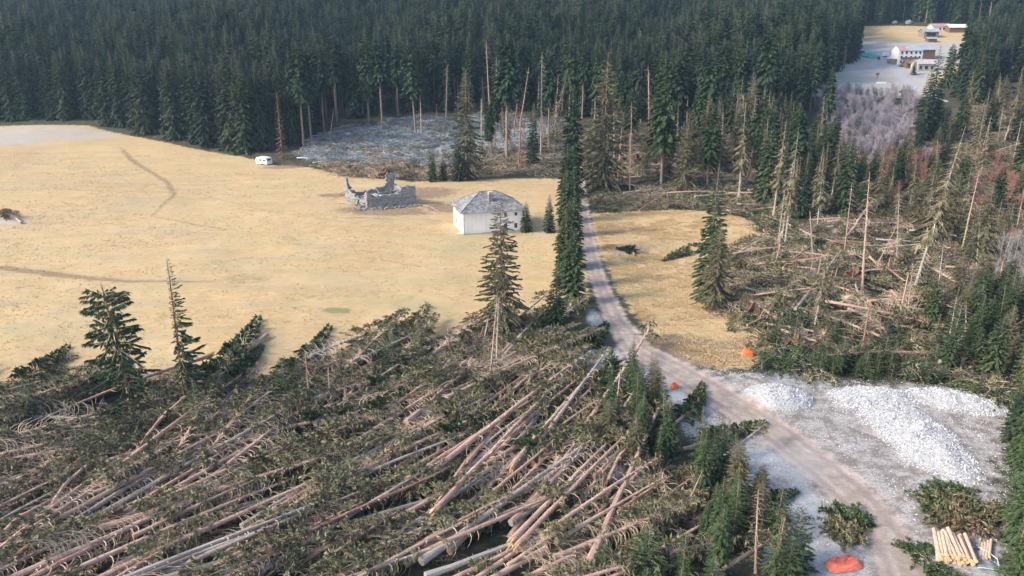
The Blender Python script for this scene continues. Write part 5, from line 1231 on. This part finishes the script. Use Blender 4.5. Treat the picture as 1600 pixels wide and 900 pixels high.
for i in range(len(xs) - 1):
    for j in range(len(zs) - 1):
        cx = (xs[i] + xs[i + 1]) / 2; cz = (zs[j] + zs[j + 1]) / 2
        if any(abs(cx - a) < c / 2 and b < cz < b + d for a, b, c, d in fw): continue
        g.box((cx, w / 2, cz), (xs[i + 1] - xs[i], w, zs[j + 1] - zs[j]))
link('front_wall', g.mesh('front_wall', ['plaster']), house)
link('back_walls', G().box((HX - w / 2, HY / 2 + w / 2, HH / 2), (w, HY - w, HH)).box((HX / 2, HY - w / 2, HH / 2), (HX - 2 * w, w, HH)).mesh('back_walls', ['plaster']), house)
for (a, b, c, d) in wins:
    wo = link('window', G().box((.07, a, b + d / 2), (.04, c, d)).mesh('window', ['glass']), house)
    link('frame', G().box((.03, a, b + d - .03), (.07, c, .06)).box((.03, a, b + .03), (.07, c, .06)).box((.03, a, b + d / 2), (.05, .05, d - .12)).mesh('frame', ['woodgrey']), wo)
for (a, b, c, d) in fw:
    wo = link('window', G().box((a, w * .55, b + d / 2), (c, .04, d)).mesh('window', ['glass']), house)
    link('frame', G().box((a, w * .3, b + d - .03), (c, .07, .06)).box((a, w * .3, b + .03), (c, .07, .06)).box((a, w * .3, b + d / 2), (.05, .05, d - .12)).mesh('frame', ['woodgrey']), wo)
# roof: hip with overhang, courses of shingles
ov = .75; RH = 3.1
A = np.array([(-ov, -ov, HH - .12), (HX + ov, -ov, HH - .12), (HX + ov, HY + ov, HH - .12), (-ov, HY + ov, HH - .12)])
r1 = np.array([HY / 2 - .2, HY / 2, HH + RH]); r2 = np.array([HX - HY / 2 + .2, HY / 2, HH + RH])
def roof_plane(poly_lo_a, poly_lo_b, hi_a, hi_b, g, rs, rows, tw):
    for r_ in range(rows):
        u0, u1 = r_ / rows, min(1, (r_ + 1.12) / rows)
        a0 = poly_lo_a * (1 - u0) + hi_a * u0; b0 = poly_lo_b * (1 - u0) + hi_b * u0
        a1 = poly_lo_a * (1 - u1) + hi_a * u1; b1 = poly_lo_b * (1 - u1) + hi_b * u1
        L = np.linalg.norm(b0 - a0); n = max(1, int(L / tw))
        nn_ = norm(np.cross(poly_lo_b - poly_lo_a, hi_a - poly_lo_a))
        cuts = np.concatenate([[0], np.sort((np.arange(1, n) + rs.uniform(-.2, .2, n - 1)) / n), [1]]) if n > 1 else np.array([0, 1])
        for k in range(len(cuts) - 1):
            c0, c1 = cuts[k] + .004, cuts[k + 1] - .004; lift = .07 + .05 * rs.rand()
            q = [a0 * (1 - c0) + b0 * c0 + nn_ * lift, a0 * (1 - c1) + b0 * c1 + nn_ * lift, a1 * (1 - c1) + b1 * c1 + nn_ * .012, a1 * (1 - c0) + b1 * c0 + nn_ * .012]
            lo2 = [q[0] - nn_ * (lift - .004), q[1] - nn_ * (lift - .004)]
            g.add(np.array(q + lo2), np.array([[0, 1, 2, 3], [4, 5, 1, 0]]), 0, rs.rand() ** 1.3)
core = link('roof', G().add(np.vstack([A, r1, r2]), [np.array([[0, 1, 5, 4], [2, 3, 4, 5]]), np.array([[3, 0, 4], [1, 2, 5]]), np.array([[3, 2, 1, 0]])], 0).mesh('roof', ['woodgrey']), house)
rs = np.random.RandomState(5); g = G()
for (a, b, c, d) in ((0, 1, r1, r2), (1, 2, r2, r2), (2, 3, r2, r1), (3, 0, r1, r1)): roof_plane(A[a], A[b], c, d, g, rs, 17, .55)
so = link('shingles', g.mesh('shingles', ['shingle']), core); so['kind'] = 'stuff'
g = G()
for a, b in ((A[0], r1), (A[1], r2), (A[2], r2), (A[3], r1), (r1, r2)):
    V, F = tubes(np.array([[a, b]]) + [0, 0, .08], np.array([[.10, .10]]), 5); g.add(V, F, 0)
link('ridge_cap', g.mesh('ridge_cap', [flat('ridge wood', (.12, .11, .10), (.2, .19, .18))]), core)
link('plinth', G().box((HX / 2, -.04, .45), (HX + .1, .1, .5)).box((-.04, HY / 2 + .06, .45), (.1, HY, .5)).mesh('plinth', ['concrete']), house)
for yy_, xx_ in ((-ov - .06, None),):
    V, F = tubes(np.array([[(-ov, -ov - .07, HH - .1), (HX + ov, -ov - .07, HH - .1)]]), np.array([[.07, .07]]), 6); link('gutter', G().add(V, F).mesh('gutter', ['sheetgrey']), core)
    V, F = tubes(np.array([[(.15, -.12, .3), (.15, -.12, HH - .3), (.1, -ov, HH - .12)]]), np.full((1, 3), .05), 6); link('downpipe', G().add(V, F).mesh('downpipe', ['sheetgrey']), house)
cx, cy = 6.6, 2.4; cz0 = HH + RH * .25
ch = link('chimney', G().box((cx, cy, cz0 + 1.0), (.95, .8, 2.6)).mesh('chimney', ['woodgrey']), core)
link('chimney_cap', G().box((cx, cy, cz0 + 2.36), (1.15, 1.0, .12)).box((cx, cy, cz0 + 2.8), (1.1, .95, .08)).box((cx - .4, cy, cz0 + 2.59), (.12, .7, .34)).box((cx + .4, cy, cz0 + 2.59), (.12, .7, .34)).mesh('chimney_cap', ['concrete']), core)
link('doorstep', G().box((-.6, 1.0, .35), (1.1, 1.5, .5)).box((-1.5, 1.0, .2), (.5, 1.2, .3)).mesh('doorstep', ['concrete']), house)

# stone ruin
rp = aG(575, 325); rr = atan2(4.3, 10.8)
ruin = thing('stone_ruin', 'roofless grey stone ruin with collapsed timbers on the meadow', 'ruin', (rp[0], rp[1], gt(rp[0], rp[1]) - .3), (0, 0, rr))
def stone_wall(name, p0, p1, hf, thick, seed, st=(.5, .27), holes=()):
    rs = np.random.RandomState(seed); g = G(); p0 = np.array(p0, float); p1 = np.array(p1, float); L = np.linalg.norm(p1 - p0); an = atan2(p1[1] - p0[1], p1[0] - p0[0])
    rows = int(7.5 / st[1])
    for r_ in range(rows):
        z = (r_ + .5) * st[1]; x = -rs.rand() * .3
        while x < L:
            wd = st[0] * (.6 + .9 * rs.rand()); c = min(max(x + wd / 2, 0), L)
            if hf(c / L) > z + rs.normal() * .12 and not any(a < c / L < b and z0 < z < z1 for a, b, z0, z1 in holes):
                q = p0 + (p1 - p0) * c / L
                g.box((q[0], q[1], z), (wd * .97, thick * (.94 + .12 * rs.rand()), st[1] * .95), an + rs.normal() * .015, 0, None, rs.rand())
            x += wd
    o = link(name, g.mesh(name, ['rubble']), ruin); o['kind'] = 'stuff'
itp = np.interp
stone_wall('stone_wall', (0, 0), (11.6, 0), lambda u: itp(u, [0, .05, .12, .62, .66, .7, 1], [4.2, 4.2, 3.0, 3.1, 3.8, 4.7, 4.9]), .6, 1, holes=[(.35, .42, 0, 1.4), (.55, .6, 0, 1.2)])
stone_wall('stone_wall', (0, .5), (-3.6, 8.0), lambda u: itp(u, [0, .04, .15, .5, .7, .85, .93, 1], [4.3, 3.6, 2.0, 2.6, 3.2, 4., 6.3, 6.4]), .6, 2, holes=[(.3, .42, 0, 1.8)])
stone_wall('stone_wall', (11.6, .5), (8.6, 8.0), lambda u: itp(u, [0, .3, .8, .9, 1], [4.8, 3.8, 3.6, 4, 4]), .6, 3)
stone_wall('stone_wall', (-3.4, 8.2), (8.4, 8.2), lambda u: itp(u, [0, .05, .1, .3, .5, .82, .86, 1], [6.3, 5., 3.4, 2.6, 3.0, 3.6, 6.9, 6.9]), .6, 4)
obox('string_course', ruin, (5.9, -.36, 2.35), (12.4, .14, .16), 'woodgrey')
rs = np.random.RandomState(8)
for i in range(26):
    c = np.array([rs.uniform(-1.5, 9.5), rs.uniform(1.2, 7.2), rs.uniform(1.4, 3.0)]); a = rs.rand() * pi; L = rs.uniform(2.5, 6)
    d = np.array([cos(a), sin(a) * .6, rs.uniform(-.35, .4)]); d /= np.linalg.norm(d)
    V, F = tubes(np.array([[c - d * L / 2, c + d * L / 2]]), np.array([[.11, .10]]), 4)
    link('beam', G().add(V, F).mesh('beam', ['rubble' if i % 3 else 'bark_frost']), ruin)
g = G()
for i in range(260):
    c = (rs.uniform(-2.5, 10.5), rs.uniform(.4, 7.8), rs.uniform(.1, 1.3)); g.box(c, rs.uniform(.2, .7, 3) * [1, 1, .6], rs.rand() * 3, 0, None, rs.rand())
for i in range(170):
    a = rs.uniform(-3.5, 13); g.box((a, rs.uniform(-2.2, -.3), rs.uniform(.15, .5)), rs.uniform(.15, .5, 3) * [1, 1, .6], rs.rand() * 3, 0, None, rs.rand())
ro = link('rubble', g.mesh('rubble', ['rubble']), ruin); ro['kind'] = 'stuff'
for i, (a, b, c, d) in enumerate([(652, 320, 690, 318), (662, 322, 684, 331), (500, 307, 493, 304), (545, 341, 600, 343), (540, 300, 520, 312), (530, 318, 556, 322)]):
    lay(at(a, b), at(c, d), 'log', ['pale beam lying right of the stone ruin', 'whitish branch right of the stone ruin', 'tiny white board lying left of the ruin', 'thin dark pole lying on the meadow below the ruin', 'broken grey beam at the left corner of the ruin', 'broken beam against the left end of the ruin'][i], None, (.1, .15), 'fallen_beam' if i != 3 else 'fallen_pole', 'beam', .55, 0)

# caravan
cp = aG(417, 259)
car = thing('caravan', 'small white caravan parked at the forest edge', 'caravan', (cp[0], cp[1], cp[2]), (0, 0, radians(152)), (1.25, 1.25, 1.2))
g = G(); bx = np.array([(0, .3), (0, 1.35), (.35, 2.0), (3.3, 2.0), (3.75, 1.3), (3.6, .35)])   # side profile (x,z)
V = np.vstack([[(x, 0, z) for x, z in bx], [(x, -1.95, z) for x, z in bx]]); F = [[i, (i + 1) % 6, 6 + (i + 1) % 6, 6 + i] for i in range(6)]
g.add(V, np.array(F), 0); g.add(V, np.array([[5, 4, 3, 2, 1, 0], [6, 7, 8, 9, 10, 11]]), 0)
link('body', g.mesh('body', ['white']), car)
for x in (.8, 2.0): link('window', G().box((x, .015, 1.35), (.75, .05, .42)).mesh('window', ['glass']), car)
link('window', G().box((-.01, -.97, 1.45), (.3, 1.2, .05), 0, 0, [[0.06, 0, 0], [0, 1, 0], [0, 0, 9]]).mesh('window', ['glass']), car)
link('hitch', G().box((4.2, -.97, .4), (1.1, .08, .08)).mesh('hitch', ['sheetgrey']), car)
for y in (-.1, -1.85):
    V, F = tubes(np.array([[(1.8, y - .09, .3), (1.8, y + .09, .3)]]), np.array([[.3, .3]]), 10); g = G().add(V, F); cap(g, (1.8, y + .09, .3), .3, (0, 1, 0), 10, 0); cap(g, (1.8, y - .09, .3), .3, (0, -1, 0), 10, 0)
    link('wheel', g.mesh('wheel', ['rubber']), car)

# village buildings
def gable(g, x, y, z, h, ov=.4, axis=0, mi=1, th=.18):
    if axis == 0:
        P = [(-ov, -ov, z), (x + ov, -ov, z), (x + ov, y / 2, z + h), (-ov, y / 2, z + h), (-ov, y + ov, z), (x + ov, y + ov, z)]
    V = np.array(P); V2 = V - [0, 0, th]
    F = [[0, 1, 2, 3], [3, 2, 5, 4], [9, 8, 7, 6], [10, 11, 8, 9], [6, 7, 1, 0], [4, 5, 11, 10], [0, 3, 9, 6], [3, 4, 10, 9], [1, 7, 8, 2], [2, 8, 11, 5]]
    return g.add(np.vstack([V, V2]), np.array(F), mi)
def building(name, label, cat, px, py, sz, rz, wall, roof, rh, wins=(), low=None, extra=None, doors=()):
    p = aG(px, py); X, Y, Z = sz
    b = thing(name, label, cat, (p[0], p[1], p[2] - .3), (0, 0, rz))
    g = G().box((X / 2, Y / 2, Z / 2), (X, Y, Z)); g.add(np.array([(0.002, .002, Z), (.002, Y - .002, Z), (.002, Y / 2, Z + rh * .93), (X - .002, .002, Z), (X - .002, Y - .002, Z), (X - .002, Y / 2, Z + rh * .93)]), np.array([[0, 2, 1], [3, 4, 5]]), 0)
    link('walls', g.mesh('walls', [wall]), b)
    if isinstance(roof, (list, tuple)):
        x = 0
        for (mat, wx) in roof:
            g = G(); gable(g, wx - .8, Y, Z, rh, .4, mi=0); g.xf([[1, 0, 0, x + .4], [0, 1, 0, 0], [0, 0, 1, 0], [0, 0, 0, 1]]); link('roof', g.mesh('roof', [mat]), b); x += wx
    else:
        g = G(); gable(g, X, Y, Z, rh, .6, mi=0); link('roof', g.mesh('roof', [roof]), b)
    for (wx, wz, ww, wh) in wins:
        wo = link('window', G().box((wx, -.01, wz), (ww, .08, wh)).mesh('window', ['glass']), b)
        link('sill', G().box((wx, -.1, wz - wh / 2 - .06), (ww + .2, .2, .1)).mesh('sill', ['woodbrown']), wo)
    for (wx, ww, wh) in doors: link('door', G().box((wx, -.02, wh / 2 + .3), (ww, .1, wh)).mesh('door', ['woodbrown']), b)
    return b
vh = building('village_house', 'white three-storey village house with half red, half blue-grey roof', 'house', 1402, 101, (13.2, 8, 7.6), .05, 'white', [('redroof', 4.4), ('tin', 8.8)], 2.6,
     [(x, z, 1.0, 1.1) for z in (6.6, 4.2, 1.9) for x in (1.7, 4.2, 6.9, 9.4, 11.7)], doors=[(10.6, 2.0, 2.4)])
link('balcony', G().box((6.0, -.7, 3.2), (9, 1.4, .2)).box((6.0, -1.36, 3.8), (9, .08, .9)).mesh('balcony', ['woodbrown']), vh)
link('lean_to', G().box((-1.6, 3, 1.6), (3.0, 5, 3.2)).mesh('lean_to', ['woodgrey']), vh)
building('barn', 'dark wooden barn with blue-grey roof attached behind the white village house', 'barn', 1438, 92, (8, 8, 5.2), .05, 'woodbrown', 'tin', 2.4)
building('stone_outbuilding', 'long village outbuilding with faded grey-pink roof in front of the barn', 'building', 1433, 112, (9.5, 7, 4.2), .05, 'concrete', 'pinkroof', 2.0, [(1.6, 2.4, 1.3, 1.4), (4.6, 2.4, 1.6, 1.4), (7.6, 2.4, 1.3, 1.3)])
building('garage', 'small brown wooden garage below the white village house', 'garage', 1416, 107, (6, 4, 3.0), .05, 'woodbrown', 'woodbrown', 1.2)
building('hay_barn', 'blue-grey roofed barn with open front above the village house', 'barn', 1443, 60, (9.5, 7, 4.4), .04, 'woodgrey', 'tin', 2.0, [(4.7, 2.7, 6, 1.8)])  # wide dark pane stands in for the shaded inside of the open front
building('small_shed', 'tiny dark shed below the blue-grey barn', 'shed', 1450, 66, (5.5, 4, 2.4), .04, 'woodbrown', 'tin', .9)
building('long_building', 'long low building with red roof at the far edge of the village', 'building', 1457, 48, (12, 7, 3.0), .03, 'plaster', 'redroof', 1.9, [(5, 1.6, 1.1, 1.2), (7.5, 1.6, 1.1, 1.2), (10, 1.6, 1.1, 1.2)])
building('far_barn', 'dark barn with frosted white roof, furthest right in the village', 'barn', 1483, 51, (11.5, 7, 3.6), .02, 'woodbrown', 'whiteroof', 2.0)
building('green_shed', 'small dark green shed left of the teal tarpaulins', 'shed', 1334, 86, (6, 4, 2.6), 0, flat('dark green paint', (.04, .08, .06), (.06, .11, .08)), 'tin', .8)
def tarp(name, label, cat, px, py, r, mat, seed, h=1.0, group=None, flat_top=.5):
    rs = np.random.RandomState(seed); p = aG(px, py); n = 22; m = 8; V = []
    for i in range(m + 1):
        for j in range(n):
            a = j * 2 * pi / n; q = i / m
            sq = 1 / max(abs(cos(a)), abs(sin(a))) ** .6
            V.append((cos(a) * r[0] * q * sq, sin(a) * r[1] * q * sq, h * (1 - q ** (2 / flat_top)) * (1 + .16 * rs.normal() * (i > 0)) + .05 * rs.normal() + .10 * h * sin(a * 7 + i) * q))
    V = np.array(V); V[:, 2] += .05; F = np.array([[i * n + j, i * n + (j + 1) % n, (i + 1) * n + (j + 1) % n, (i + 1) * n + j] for i in range(m) for j in range(n)])
    o = link(name, G().add(V, F).mesh(name, [mat], True)); o.location = (p[0], p[1], p[2]); o.rotation_euler = (0, 0, rs.normal() * .1); tag(o, label, cat, group); return o
tarp('tarpaulin', 'teal tarpaulin over a stack beside the village road, left one', 'tarpaulin', 1352, 88, (4.5, 2.2), 'teal', 1, 1.6)
tarp('tarpaulin', 'teal tarpaulin over a stack beside the village road, right one', 'tarpaulin', 1364, 90, (4., 1.8), 'teal', 2, 1.4)
tarp('tarpaulin', 'large flat orange tarpaulin over a low stack at the bottom of the gravel yard', 'tarpaulin', 1318, 884, (1.6, .8), 'orange', 3, .42, flat_top=.25)
tarp('crumpled_net', 'crumpled bright orange netting on the grass above the yard', 'netting', 1167, 554, (.95, .6), 'orangenet', 4, .75, flat_top=.9)
tarp('orange_scrap', 'small orange plastic scrap between spruces and the road', 'plastic', 1053, 606, (.5, .45), 'orangenet', 5, .5)
tarp('grey_sheet', 'crumpled dark grey sheet beside the log pile', 'sheet', 1532, 878, (1.1, 1.5), 'sheetgrey', 6, .25, flat_top=.6)
gp_ = aG(1532, 878)
rs = np.random.RandomState(3)
for k in range(5):
    a = k * 1.3; p0 = np.array([gp_[0] + 1.3 * cos(a), gp_[1] + 1.6 * sin(a), gp_[2] + .3]); p1 = np.array([gp_[0] + 1.3 * cos(a + 1.1), gp_[1] + 1.6 * sin(a + 1.1), gp_[2] + .35])
    V, F = tubes(np.array([[p0 * (1 - u) + p1 * u + [0, 0, .1 * sin(u * 3)] for u in (0, .33, .66, 1)]]), np.full((1, 4), .045), 5)
    o = link('frosted_pole', G().add(V, F).mesh('frosted_pole', ['twig_frost'])); tag(o, 'thin frosted pole lying round the grey sheet beside the log pile', 'pole', 'frosted poles round the grey sheet')
# boulders and small village things
def boulder(px, py, s, label, group=None, mat='concrete'):
    rs = np.random.RandomState(int(px)); p = aG(px, py); import bmesh
    bm = bmesh.new(); bmesh.ops.create_icosphere(bm, subdivisions=2, radius=s)
    for v in bm.verts: v.co *= 1 + rs.normal() * .09; v.co.z *= .7
    me = bpy.data.meshes.new('boulder'); bm.to_mesh(me); bm.free(); me.materials.append(M[mat]); o = link('boulder', me); o.location = (p[0], p[1], p[2] + s * .3); tag(o, label, 'boulder', group)
boulder(1398, 37, 2.0, 'pale boulder at the far rim of the village field, left one', mat='stone_w'); boulder(1420, 37, 2.4, 'pale boulder at the far rim of the village field, right one', mat='stone_w')
boulder(1430, 207, 2.2, 'grey boulder at the lower right rim of the alder hollow')
def vehicle(name, label, cat, px, py, rz, paint, van=False, s=1.15):
    p = aG(px, py); c = thing(name, label, cat, (p[0], p[1], p[2] + .05), (0, 0, rz), (s, s, s))
    pr = [(0, .35), (0, .95), (.55, 1.5), (3.9, 1.5), (4.4, 1.0), (4.4, .35)] if not van else [(0, .4), (0, 1.9), (.2, 2.2), (3.9, 2.2), (4.6, 1.2), (4.9, 1.1), (4.9, .4)]
    if not van: pr = [(0, .3), (.05, .9), (.6, 1.0), (1.2, 1.45), (2.9, 1.45), (3.6, .98), (4.3, .85), (4.4, .3)]
    n = len(pr); V = np.vstack([[(x - 2.2, -.88, z) for x, z in pr], [(x - 2.2, .88, z) for x, z in pr]])
    g = G().add(V, [np.array([[i, (i + 1) % n, n + (i + 1) % n, n + i] for i in range(n)])]); g.add(V, np.array([list(range(n))[::-1], list(range(n, 2 * n))]))
    link('body', g.mesh('body', [paint]), c)
    zt = 1.2 if not van else 1.75
    for sy in (-.9, .9): link('side_window', G().box((-.15 if not van else 1.1, sy, zt), (1.7 if not van else .9, .03, .35)).mesh('side_window', ['glass']), c)
    for wx in (-1.35, 1.35):
        for sy in (-.82, .82):
            V, F = tubes(np.array([[(wx, sy - .1, .32), (wx, sy + .1, .32)]]), np.array([[.32, .32]]), 10); g = G().add(V, F); cap(g, (wx, sy + .1, .32), .32, (0, 1, 0), 10, 0); cap(g, (wx, sy - .1, .32), .32, (0, -1, 0), 10, 0)
            link('wheel', g.mesh('wheel', ['rubber']), c)
vehicle('parked_car', 'black car parked on the frosty ground below the village', 'car', 1415, 146, .05, 'carblack', s=1.25)
vehicle('parked_van', 'white van parked left of the white village house', 'van', 1386, 89, .2, 'carwhite', True)
vehicle('parked_car', 'white car parked beside the van by the village house', 'car', 1393, 93, .4, 'carwhite')
vehicle('parked_car', 'grey car parked in front of the white village house', 'car', 1411, 104, .1, 'sheetgrey')
p = aG(1370, 124); sg = thing('sign_post', 'dark sign board on a post below the village', 'sign', (p[0], p[1], p[2]))
link('post', G().box((0, 0, 1.4), (.25, .25, 2.8)).mesh('post', ['woodbrown']), sg); link('board', G().box((0, -.15, 2.5), (1.6, .1, 1.0)).mesh('board', ['woodbrown']), sg)
p = aG(1377, 131); o = link('trough', bevel_box(G(), (0, 0, .4), (4.5, 1.2, .8), .1).mesh('trough', ['white'])); o.location = p; tag(o, 'long white trough on the frosty slope below the sign post', 'trough')
p = aG(1406, 153); o = link('retaining_wall', G().box((0, 0, .2), (20, .5, 1.6)).mesh('retaining_wall', ['concrete'])); o.location = p; tag(o, 'low pale retaining wall under the parked black car', 'wall')

# log pile: each log a thing
LOGM = []
for i in range(4):
    rs = np.random.RandomState(900 + i); g = G(); t_ = np.linspace(0, 1, 5); P = np.stack([rs.normal(size=5) * .02, t_ * 3.1, rs.normal(size=5) * .02], -1); r_ = .155 * (1 - .12 * t_)
    V, F = tubes(P[None], r_[None], 12); g.add(V, F, 0); cap(g, P[0], r_[0], (0, -1, 0), 12, 1); cap(g, P[-1], r_[-1], (0, 1, 0), 12, 1); LOGM.append(g.mesh('log', ['logbark' if 0 else 'bark', 'cutwood'], False))
t = NT('peeled log bark'); n = t.noise(t.stretch(t.obj(), (8, 1.2, 8)), 1.5, 4); t.base(t.mix(t.sstep(n, .4, .65), t.mix(t.rnd(), (.42, .25, .17), (.50, .34, .25)), (.62, .47, .36))); M['logbark'] = t.m
for me in LOGM: me.materials[0] = M['logbark']
lp = aG(1497, 884); an = radians(-14)
pos_l = [(j - 4.6 + (k % 2) * .5, k) for k, nrow in enumerate([7, 8, 9, 6]) for j in range(nrow)]
for i, (jx, k) in enumerate(pos_l):
    x = (jx + (0 if k < 3 else 1)) * .325 + R.normal() * .02; z = .16 + k * .27 + (.02 * R.normal()); yo = R.normal() * .1
    o = link('log', LOGM[i % 4]); o.location = (lp[0] + x * cos(an) - yo * sin(an), lp[1] + x * sin(an) + yo * cos(an), lp[2] + z); o.rotation_euler = (radians(2) + R.normal() * .015, R.rand() * 6.28 * 0, an + R.normal() * .03 - (.12 if jx < -3 else 0))
    o.scale = (.9 + .3 * R.rand(),) * 3
    row = ['bottom', 'second', 'third', 'top'][k]
    tag(o, 'short peeled spruce log in the %s layer of the log pile' % row, 'log', 'logs in the %s layer of the pile' % row)
for k in range(4):
    o = link('log', LOGM[k]); o.location = (lp[0] + 1.9 + k * .3, lp[1] + .3 + .1 * k, lp[2] + .2 + .05 * k); o.rotation_euler = (.03, 0, an - .35); o.scale = (.8, .85, .8)
    tag(o, 'dark short log slid off the right side of the log pile', 'log', 'logs beside the pile')
for i, (a, b, s, nd) in enumerate([(1492, 800, 1.25, 'needle_olive'), (1465, 790, .9, 'needle'), (1522, 800, 1.0, 'needle_olive'), (1488, 770, .8, 'needle'), (1462, 893, .6, 'needle'), (1508, 815, 1.1, 'needle_brown'), (1432, 862, .6, 'needle'), (1330, 812, .9, 'needle'), (1320, 835, .9, 'needle_fallen')]):
    p = aG(a, b)
    thing('brush_pile', ['large olive pile of cut spruce branches behind the logs', 'green cut branches at the left of the branch pile', 'olive cut branches right of the branch pile', 'green spruce top at the upper end of the branch pile', 'green cut branches under the front of the log pile', 'brown bare branches just above the log pile', 'small green branch heap left of the logs', 'green branches lying above the orange tarpaulin, upper heap', 'green branches lying just above the orange tarpaulin'][i], 'brush pile', (p[0], p[1], p[2]), (0, 0, i * 1.3), (s, s, s * 1.3), 'cut branches in the yard', brush(600 + i, 46, 1500, nd))

# air
t = NT('haze'); t.n.remove(t.b); pv = t.new('ShaderNodeVolumePrincipled'); pv.inputs['Color'].default_value = (.50, .76, 1.0, 1); pv.inputs['Density'].default_value = HAZE; pv.inputs['Anisotropy'].default_value = .2
t.l.new(pv.outputs[0], t.n['Material Output'].inputs['Volume'])
zmax = 620.; hz_o = link('haze', G().box((0, 780, zmax / 2 - 10), (5200, 1900, zmax + 20)).mesh('haze', [t.m])); hz_o['kind'] = 'stuff'; hz_o['label'] = 'thin bluish morning haze over the valley'

# things that share a label and stand side by side: tell them apart by their order
from collections import defaultdict
by = defaultdict(list)
for o in C.objects:
    if o.parent is None and 'label' in o and o.get('category'): by[o['label']].append(o)
ORD = ['leftmost', 'second from left', 'third from left', 'fourth from left', 'fifth from left', 'sixth from left', 'seventh from left', 'eighth from left', 'ninth from left', 'tenth from left', 'eleventh from left', 'twelfth from left']
for lab, obs in by.items():
    if 2 <= len(obs) <= 24:
        obs.sort(key=lambda o: project(o.location[0], o.location[1], o.location[2])[0])
        n = len(obs)
        for i, o in enumerate(obs):
            if i < 12 and i <= n // 2 + (n <= 3): w_ = ORD[i]
            elif n - 1 - i < 12: w_ = ORD[n - 1 - i].replace('left', 'right')
            s_ = lab
            for x_, y_ in (('tall bare-stemmed spruce at the forest edge', 'tall bare-stemmed spruce'), ('dark full spruce at the forest edge', 'dark spruce'), ('at the lower edge of the windthrow above', 'above'), ('brown fallen spruce with curved bare limbs', 'brown limbed fallen spruce'), ('grey fallen tree bristling with dead limbs', 'grey limbed fallen tree'), ('fallen spruce with thick green crown', 'green fallen spruce'), ('fallen spruce with drying olive crown', 'olive fallen spruce'), ('short broken log with splintered end', 'short splintered log')):
                if len((s_ + ' ' + w_).split()) > 16: s_ = s_.replace(x_, y_)
            if len((s_ + ' ' + w_).split()) <= 16: o['label'] = s_ + ', ' + w_
